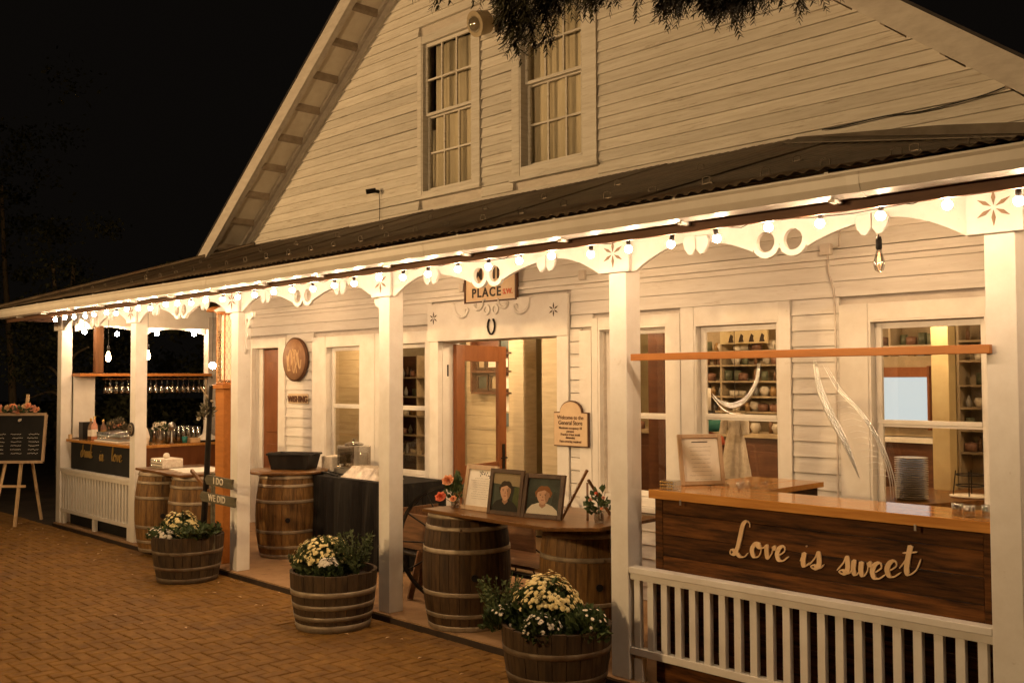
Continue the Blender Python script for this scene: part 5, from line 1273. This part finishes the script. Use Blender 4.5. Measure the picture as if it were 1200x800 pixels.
m = MB(); m.add([L3(-W2-.03,.85,-.055),L3(W2-.03,.85,-.055),L3(W2-.03,1.45,-.055),L3(-W2-.03,1.45,-.055),L3(-W2-.03,.85,-.045),L3(W2-.03,.85,-.045),L3(W2-.03,1.45,-.045),L3(-W2-.03,1.45,-.045)], [(0,1,2,3),(4,7,6,5),(0,4,5,1),(1,5,6,2),(2,6,7,3),(3,7,4,0)]); m.xf(Mc).build('slate', CHALK, ce)
m = MB()
for q in range(6):
    for k in range(3):
        x0 = -.34+.22*k+R.uniform(0,.03); zz = 1.20-q*.05
        for i in range(7):
            a = L3(x0+.02*i, zz+R.uniform(-.006,.006), -.0575); b = L3(x0+.02*i+.016, zz+R.uniform(-.006,.006), -.0575)
            m.add([(a[0],a[1],a[2]-.003),(b[0],b[1],b[2]-.003),(b[0],b[1],b[2]+.003),(a[0],a[1],a[2]+.003)], [(0,1,2,3)])
m.xf(Mc).build('chalk_lines', PAPER, ce, kind='stuff')
for k in range(11):
    p = Mc@Vector(L3(-.34+.055*k+R.uniform(-.01,.01), 1.50+R.uniform(0,.07), -.08)); bloom(tuple(p), R.uniform(.05,.075), (PEACH, ROSE, PEACH, LETTER)[k % 4], ce)
p = Mc@Vector(L3(-.05,1.49,-.06)); leafcloud(tuple(p), .26, .06, 120, .05, shell=.1).build('garland_leaves', LEAF, ce, kind='stuff')
bloom(tuple(Mc@Vector(L3(.0,1.38,-.08))), .03, MUMW, ce)

# ---------------------------------------------------------------- store shelves and goods seen through the glass
JR = [MB().lathe(p, 10).mesh('jar', MULTI[i % 7]) for i, p in enumerate((
  [(.0001,0),(.035,0),(.036,.07),(.024,.085),(.026,.10),(.0001,.101)], [(.0001,0),(.045,0),(.05,.03),(.05,.06),(.0001,.061)], [(.0001,0),(.022,0),(.024,.09),(.010,.12),(.010,.14),(.0001,.141)],
  [(.0001,0),(.03,0),(.055,.06),(.04,.10),(.0001,.10)], [(.0001,0),(.04,0),(.04,.11),(.0001,.111)], [(.0001,0),(.05,.0),(.052,.075),(.035,.08),(.0001,.09)], [(.0001,0),(.018,0),(.03,.05),(.012,.10),(.0001,.13)]))]
JN = {me.name: n_ for me, n_ in zip(JR, ('amber lidded jar','low cream bowl','slim brown bottle','white flared pot','green tin','red canister','small grey vase'))}
def shelves(x0, x1, y, zs_, label, where, per=.085, back=SHELFW, dep=.26, ncap=.128, items=True):
    s = thing('shelf_unit', label, 'shelf', ((x0+x1)/2, y, DK))
    MB().box(x0,x1,y+dep,y+dep+.02,DK+.002,max(zs_)+.28).build('back_panel', back, s)
    for xx in (x0, (x0+x1)/2-.01, x1-.02): MB().box(xx,xx+.02,y+.004,y+dep-.001,DK+.002,max(zs_)+.28).build('upright', SHELFW, s)
    for zi, z_ in enumerate(zs_):
        cnt = -1
        for a, b in ((x0+.021,(x0+x1)/2-.011),((x0+x1)/2+.011,x1-.021)): MB().box(a,b,y,y+dep-.001,z_-.018,z_).build('shelf_board', SHELFW, s)
        x = x0+.07
        while items and x < x1-.06:
            if abs(x-(x0+x1)/2) > .05 and R.random() < .86:
                o = bpy.data.objects.new('jar', JR[R.randrange(7)]); col.objects.link(o); o.location = (x, y+.09+R.uniform(-.02,.05), z_+.001); sc_ = R.uniform(.8,1.15); o.scale = (sc_,sc_,min(sc_,1.0))
                cnt += 1; tag(o, '%s, %s from left, %s shelf up, %s' % (JN[o.data.name], ORD[cnt], ORD[zi], where), 'jar', 'goods on the store shelves')
            x += per*R.uniform(.8,1.3)
    return s
shelves(6.45, 8.35, 4.2, (1.62,1.78,1.94,2.11,2.26), 'pale shelves of goods at the back, seen through the middle window', 'pale back shelves')
shelves(8.75, 9.75, 4.25, (1.62,2.12,2.27), 'dim shelves around the bright screen, seen through the right window', 'shelves around the screen', items=True)
shelves(9.85, 11.0, 4.3, (1.30,1.5,1.70,1.90,2.12,2.30), 'crowded shelves right of the cream pillar, seen through the right window', 'shelves right of the pillar')
shelves(2.75, 4.0, 3.25, (1.0,1.25,1.5,1.75,2.0), 'dark shelves of bottles seen through the narrow window beside the middle post', 'narrow window shelves', dep=.24, back=INWOOD)
cw = thing('store_counter', 'long dark red wooden counter below the store shelves', 'counter', (7.4,3.9,DK))
MB().box(6.3,9.2,3.70,4.15,1.38,1.42).build('counter_top', SHELFW, cw, bev=.003); MB().box(6.32,9.18,3.73,4.12,DK+.002,1.379).build('counter_front', INWOOD, cw)
for i in range(5): MB().box(6.38+.56*i,6.86+.56*i,3.715,3.7295,.3,1.25).build('front_panel', INWOOD, cw, bev=.006)
k = 0
for x in [6.5+.12*i for i in range(18)]:
    if R.random() < .8:
        o = bpy.data.objects.new('jar', JR[R.randrange(7)]); col.objects.link(o); o.location = (x, 3.85+R.uniform(-.05,.1), 1.421); k += 1; tag(o, '%s, %s from left along the store counter top' % (JN[o.data.name], ORD[k-1]), 'jar', 'jars on the store counter')
sn = thing('shop_banner', 'long cream board with small animal figures above the store shelves', 'sign', (7.7,4.18,2.3))
MB().box(7.42,8.0,4.165,4.185,2.33,2.53).build('board', CREAM, sn)
for i in range(4): x = 7.56+.125*i; MB().prism([(x-.03,2.345),(x+.03,2.345),(x+.02,2.38),(x+.025,2.41),(x,2.43),(x-.018,2.39)], 'y', 4.155, 4.164).build('figure', INK, sn)
dr = thing('lace_dress', 'small white lace dress on a form hanging in the middle window', 'dress', (8.80,2.35,1.15))
prof = [(.135,.0),(.125,.08),(.105,.20),(.085,.32),(.060,.40),(.065,.46),(.075,.52),(.05,.545),(.02,.55)]
vs = []; n = 40
for q, (r_, z_) in enumerate(prof):
    for i in range(n):
        a = 2*PI*i/n; f = 1+.10*math.sin(a*9)*(1-z_/.55); vs.append((8.80+r_*f*math.cos(a), 2.35+r_*f*.7*math.sin(a), 1.13+z_))
m = MB().add(vs, [(q*n+i, q*n+(i+1) % n, (q+1)*n+(i+1) % n, (q+1)*n+i) for q in range(len(prof)-1) for i in range(n)], True); m.build('skirt_and_bodice', LACE, dr)
for s in (-1,1): MB().tube([(8.80+s*.06,2.35,1.655),(8.80+s*.10,2.34,1.60),(8.80+s*.115,2.33,1.50)], [.03,.035,.03], 8).build('sleeve', LACE, dr); MB().tube([(8.80+s*.035,2.35,1.14),(8.80+s*.035,2.35,.98)], .018, 6).build('form_leg', LETTER, dr)
MB().tube([(8.80,2.35,1.68),(8.80,2.35,2.79)], .003, 4).build('hanging_wire', INK, dr)
hd = thing('display_stack', 'colourful merchandise and a white mug on the window ledge beside the dress', 'merchandise', (8.4,2.6,1.1))
TEAL = mat('teal_cloth', (.03,.16,.14), None, .6, 5)
MB().box(8.20,8.50,2.5,2.8,DK+.002,1.38).build('stand', INWOOD, hd); MB().lathe([(.0001,0),(.12,0),(.13,.08),(.0001,.12)], 14, (8.35,2.65,1.50)).build('folded_teal_cap', TEAL, hd); MB().lathe([(.0001,0),(.14,0),(.12,.07),(.0001,.115)], 14, (8.34,2.64,1.382)).build('folded_orange_cap', CORAL, hd); MB().lathe([(.0001,0),(.06,0),(.06,.20),(.0001,.201)], 14, (8.30,2.62,1.68)).build('white_tin', PAPER, hd)
MB().lathe([(.0001,0),(.10,0),(.09,.06),(.0001,.07)], 12, (8.30,2.62,1.62)).build('black_lid', BLACK, hd)
# right window: bright screen in a red frame, inner counter, plates, stand
bw = thing('bright_screen', 'glowing bluish white screen in a red brown frame inside the right window', 'screen', (9.5,4.0,1.75))
MB().box(9.30,9.72,3.985,4.0,1.56,1.97).build('panel', E_WIN, bw)
for a in ((9.22,9.299,1.50,2.07),(9.721,9.74,1.50,2.07)): MB().box(a[0],a[1],3.97,4.02,a[2],a[3]).build('frame_side', REDWOOD, bw)
for a in ((9.30,9.72,1.971,2.06),(9.30,9.72,1.52,1.559)): MB().box(a[0],a[1],3.971,4.02,a[2],a[3]).build('frame_rail', REDWOOD, bw)
MB().box(9.15,9.76,4.03,4.06,1.44,2.16).build('surround', SHELFW, bw)
MB().box(9.10,9.85,3.86,4.2,1.39,1.43).build('ledge', PAPER, bw); MB().box(9.16,9.8,3.9,4.2,DK+.002,1.389).build('cabinet', INWOOD, bw)
ic = thing('inner_counter', 'wooden tasting counter just inside the right window', 'counter', (10.3,2.8,DK))
ICZ = 1.06
P = [(9.55,2.02),(10.42,2.02),(10.05,5.2),(9.0,5.2)]
P = [(9.4,2.02),(10.30,2.02),(10.75,3.2),(10.60,3.75),(9.4,3.1)]
MB().prism(P, 'z', ICZ-.04, ICZ).build('counter_top', TABLE, ic, bev=.004)
MB().box(9.42,10.22,2.06,2.8,DK+.002,ICZ-.041).build('cabinet', BLACK, ic)
pm_ = MB().lathe([(.0001,0),(.07,0),(.118,.010),(.120,.013),(.07,.005),(.0001,.004)], 24).mesh('plate', CERAM)
for i in range(19):
    o = bpy.data.objects.new('plate', pm_); col.objects.link(o); o.location = (10.22+R.uniform(-.003,.003), 2.52+R.uniform(-.003,.003), ICZ+.002+.0165*i); tag(o, '%s stoneware plate from the bottom of the stack behind the right window' % ORD[i], 'plate', 'stacked plates in the right window')
cs = thing('cake_stand', 'white plate with a black wire stand on the inner counter', 'cake stand', (10.52,3.0,ICZ))
MB().lathe([(.0001,0),(.14,.0),(.15,.012),(.0001,.013)], 24, (10.48,2.95,ICZ+.002)).build('plate', PAPER, cs)
for z_ in (.09,.17): MB().tube([(10.48+.10*math.cos(2*PI*i/16), 2.95+.10*math.sin(2*PI*i/16), ICZ+z_) for i in range(17)], .005, 4).build('wire_ring', IRON, cs)
for i in range(4): a = i*PI/2+.3; MB().tube([(10.48+.12*math.cos(a),2.95+.12*math.sin(a),ICZ+.016),(10.48+.10*math.cos(a),2.95+.10*math.sin(a),ICZ+.2)], .004, 4).build('wire_leg', IRON, cs)
bq = thing('dried_bouquet', 'tall tan dried flowers in a crock at the left of the right window', 'dried flowers', (9.98,2.3,ICZ))
MB().lathe([(.0001,0),(.06,0),(.075,.12),(.06,.16),(.05,.16),(.0001,.02)], 16, (9.98,2.25,ICZ+.002)).build('crock', CERAM, bq); leafcloud((9.98,2.25,ICZ+.22), .11, .26, 320, .06, shell=.1, fine=True).build('dried_stems', LETTER, bq, kind='stuff')
# wall of frames seen through the open entrance
def inframe(x, z_, w_, h, mt, label, y=3.48):
    f = thing('wall_picture', label, 'picture', (x, y, z_))
    for a in ((x-w_/2,x+w_/2,z_-h/2,z_-h/2+.025),(x-w_/2,x+w_/2,z_+h/2-.025,z_+h/2)): MB().box(a[0],a[1],y-.03,y-.001,a[2],a[3]).build('moulding', DKFR, f)
    for a in ((x-w_/2,x-w_/2+.025),(x+w_/2-.025,x+w_/2)): MB().box(a[0],a[1],y-.029,y-.001,z_-h/2+.026,z_+h/2-.026).build('moulding', DKFR, f)
    MB().box(x-w_/2+.02,x+w_/2-.02,y-.008,y-.001,z_-h/2+.02,z_+h/2-.02).build('print', mt, f)
cub = thing('dark_display_shelf', 'dark cubby shelf of framed pictures on the plank wall inside the entrance', 'shelf', (4.65,3.5,1.8))
MB().box(4.28,4.99,3.497,3.519,1.80,2.52).build('back_board', INWOOD, cub)
for z_ in (1.80,2.06,2.28): MB().box(4.27,5.0,3.40,3.496,z_-.012,z_+.012).build('shelf_board', INWOOD, cub)
for x_ in (4.27,4.99): MB().box(x_-.012,x_+.012,3.401,3.4965,1.813,2.52).build('upright', INWOOD, cub)
k = 0
for (x, z_, w_, h, mt, ds) in ((4.82,2.40,.22,.18,PHOTOB,'top dark'),(4.70,2.17,.42,.16,PAPER,'wide pale'),(4.64,1.93,.18,.20,SHELFW,'small tan'),(4.86,1.93,.18,.20,PAPER,'small white'),(4.42,1.93,.20,.20,PHOTOB,'grey'),(4.40,2.17,.16,.16,SHELFW,'cream')):
    inframe(x, z_, w_, h, mt, ds+' picture on the plank wall inside the entrance')
tag(MB().box(4.74,4.88,3.505,3.514,1.58,1.76).build('paper_notice', PAPER), 'white paper notice on the plank wall inside the entrance', 'notice'); tag(MB().box(4.74,4.89,3.503,3.514,1.40,1.56).build('dark_notice', mat('grey_blue_notice', (.10,.13,.14), None, .5, 5)), 'grey blue notice under the white paper inside the entrance', 'notice')
# store ceiling lamps, assumed and added to light the interior
def assumed_store_lamp(x, y, label):
    l = thing('assumed_store_lamp', label, 'ceiling lamp', (x, y, 2.8), 'assumed lamps on the store ceiling')
    MB().lathe([(.0001,0),(.06,0),(.05,-.03),(.02,-.05)], 14, (x,y,2.799)).build('base', STEEL, l); MB().sphere((x,y,2.69), .06, 14, 8).build('globe', E_IN, l)
for x, y, t in ((3.6,2.2,'inside the left display window'),(4.9,2.7,'in front of the picture wall'),(6.6,3.0,'inside the entrance'),(8.2,3.0,'behind the middle window'),(10.1,2.9,'behind the right window'),(12.2,3.2,'far right of the store'),(7.3,4.9,'at the back of the store')): assumed_store_lamp(x, y, 'assumed globe lamp on the store ceiling '+t)

# ---------------------------------------------------------------- trees
def tree(x, y, h, r, label, crown=True, branches=(), nl=5000, cr=2.2, lean_=(0,0), lm=NIGHTLEAF, lz=.6, size=.16):
    t = thing('tree', label, 'tree', (x,y,0))
    top = (x+lean_[0], y+lean_[1], h)
    MB().tube(smoothline([(x,y,-.1),(x+lean_[0]*.25+.05,y+lean_[1]*.3,h*.3),(x+lean_[0]*.6-.06,y+lean_[1]*.6,h*.62),top], 4), [r*(1-.055*i) for i in range(13)], 8).build('trunk', BARK, t)
    for k, b in enumerate(branches): MB().tube(smoothline(b, 4), [max(.008, .035-.0022*i) for i in range(len(smoothline(b,4)))], 6).build('branch', BARK, t)
    if crown:
        m = MB()
        for c in range(26):
            a = R.uniform(0,2*PI); rr = cr*R.uniform(.1,1); cz = h*lz+R.uniform(-.32,.45)*h; cc = Vector((x+lean_[0]*.6+rr*math.cos(a), y+lean_[1]*.6+rr*math.sin(a), cz)); cl = R.uniform(.35,.8)
            for _ in range(nl//26):
                d = Vector((R.gauss(0,1),R.gauss(0,1),R.gauss(0,.7)))*cl*.5; p = cc+d; s = size*R.uniform(.5,1.2)
                q = Vector((R.uniform(-1,1),R.uniform(-1,1),R.uniform(-1,.6))).normalized(); sd = q.cross(Vector((R.uniform(-1,1),R.uniform(-1,1),R.uniform(-1,1)))).normalized()
                m.add([p, p+q*s*.5+sd*s*.3, p+q*s, p+q*s*.5-sd*s*.3], [(0,1,2,3)])
        m.build('crown', lm, t, kind='stuff')
    return t
tree(-14.6, 4.0, 7.5, .12, 'slender leaning pale trunk rising left of the porch roof corner', True, (), 2600, 2.6, (-1.7,.1), lz=.86)
tree(-6.0, 2.4, 4.4, .10, 'crooked tree with bare side branches left of the bar', True, ([(-6.6,2.4,1.9),(-7.4,2.4,2.25),(-8.6,2.4,2.2)],[(-6.45,2.4,1.5),(-7.2,2.4,1.75),(-8.5,2.4,1.62)],[(-6.6,2.4,2.1),(-6.1,2.4,2.45),(-5.4,2.4,2.6)]), 3600, 1.7, (-1.6,.1), lz=.72, size=.11)
tree(-5.5, 5.6, 5.5, .15, 'dense dark tree behind the drinks bar', True, (), 9000, 2.6, (.3,0), lz=.42)
tree(-3.0, 7.8, 5.2, .15, 'dark tree farther back seen between the bar posts', True, (), 7000, 2.6, (.2,0), lz=.42)
tree(-13.5, 5.0, 5.0, .15, 'dark bushy tree at the far left behind the chalkboard', True, (), 6000, 3.0, (.2,0), lz=.35)
# low wooden rail fence behind the chalkboard
fn = thing('rail_fence', 'dark wooden rail fence behind the chalkboard', 'fence', (-6,3,0))
for i in range(5): MB().box(-7.6+1.1*i,-7.5+1.1*i,2.6,2.7,0,1.15).build('fence_post', SAGE, fn)
for z_ in (.55,1.05): MB().box(-7.6,-3.1,2.57,2.598,z_,z_+.1).build('rail', SAGE, fn)
# cedar branch hanging into the top of the view
cd_ = thing('cedar_tree', 'cedar tree whose dark drooping sprays hang before the gable', 'tree', (14.9,-1.2,0))
MB().tube([(14.9,-1.2,-.1),(14.95,-1.2,2.5),(15.0,-1.25,7)], [.26,.2,.1], 12).build('trunk', BARK, cd_)
MB().tube(smoothline([(14.95,-1.2,4.2),(13.9,-1.7,4.0),(12.8,-1.95,3.75),(11.9,-2.2,3.58),(11.0,-2.6,3.50)], 4), [.06-.003*i for i in range(17)], 7).build('branch', BARK, cd_)
def spray(m, p, l, d, lev=0):
    p = Vector(p); n = max(5, int(l/.012)); side = d.cross(Vector((R.uniform(.2,1),R.uniform(-1,-.2),0))).normalized()
    pts = []; q = p.copy(); dd_ = d.normalized()
    for i in range(n+1):
        pts.append(q.copy()); dd_ = (dd_+Vector((R.uniform(-.1,.1), R.uniform(-.1,.1), -.06))).normalized(); q = q+dd_*l/n
    m.tube(pts, [.0022*(1-.7*i/n) for i in range(n+1)], 3, False)
    for i in range(1, n+1):
        for s in (-1, 1):
            ll = l*.30*(1-i/(n+2))+.010; e = (dd_*.9+side*s*R.uniform(.5,1)+Vector((R.uniform(-.25,.25),R.uniform(-.25,.25),R.uniform(-.3,.05)))).normalized()
            if lev < 1 and ll > .03 and i % 2 == 0: spray(m, pts[i], ll*1.25, e, lev+1)
            else:
                a = pts[i]; b = a+e*ll*.8; w_ = Vector((.3,.3,.9)).cross(e).normalized()*.0032
                m.add([a-w_, b-w_*.4+e*.004, b+w_*.4+e*.004, a+w_], [(0,1,2,3)])
m = MB()
# clumps of twigs along the bough: from, to, number of sprays, shortest, longest
for (a_, b_, n, l0, l1) in (((11.191,-2.841,3.236),(11.269,-2.761,3.235),18,0.06,0.100),
    ((11.343,-2.828,3.235),(11.486,-2.680,3.235),40,0.10,0.155),
    ((11.476,-2.757,3.143),(11.518,-2.713,3.143),14,0.15,0.230),
    ((11.473,-2.621,3.240),(11.556,-2.535,3.239),34,0.11,0.160),
    ((11.528,-2.349,3.269),(11.651,-2.221,3.268),26,0.07,0.130),
    ((11.711,-2.302,3.243),(11.821,-2.187,3.243),52,0.11,0.170),
    ((11.775,-2.093,3.289),(11.918,-1.944,3.289),34,0.09,0.160)):
    for _ in range(int(n*1.45)):
        p = Vector(a_).lerp(Vector(b_), R.random())+Vector((R.uniform(-.09,.09), R.uniform(-.09,.09), R.uniform(-.05,.12)))
        spray(m, p, R.uniform(l0,l1), (Vector((R.uniform(-.5,.5), R.uniform(-.5,.5), -1))).normalized())
m.build('hanging_sprays', CEDAR, cd_, kind='stuff')

# a few dry leaves blown against the kerb and planters
m = MB()
for _ in range(70):
    x = R.uniform(-1, 10.5); y = -.07-abs(R.gauss(0, .55)); 
    if y < -3.2: continue
    a = R.uniform(0, 2*PI); l = R.uniform(.012, .028); c_, s_ = math.cos(a), math.sin(a)
    m.add([(x-c_*l,y-s_*l,G+.006),(x-s_*l*.4,y+c_*l*.4,G+.011),(x+c_*l,y+s_*l,G+.007),(x+s_*l*.4,y-c_*l*.4,G+.012)], [(0,1,2,3)])
m.build('fallen_leaves', LETTER, None, kind='stuff')
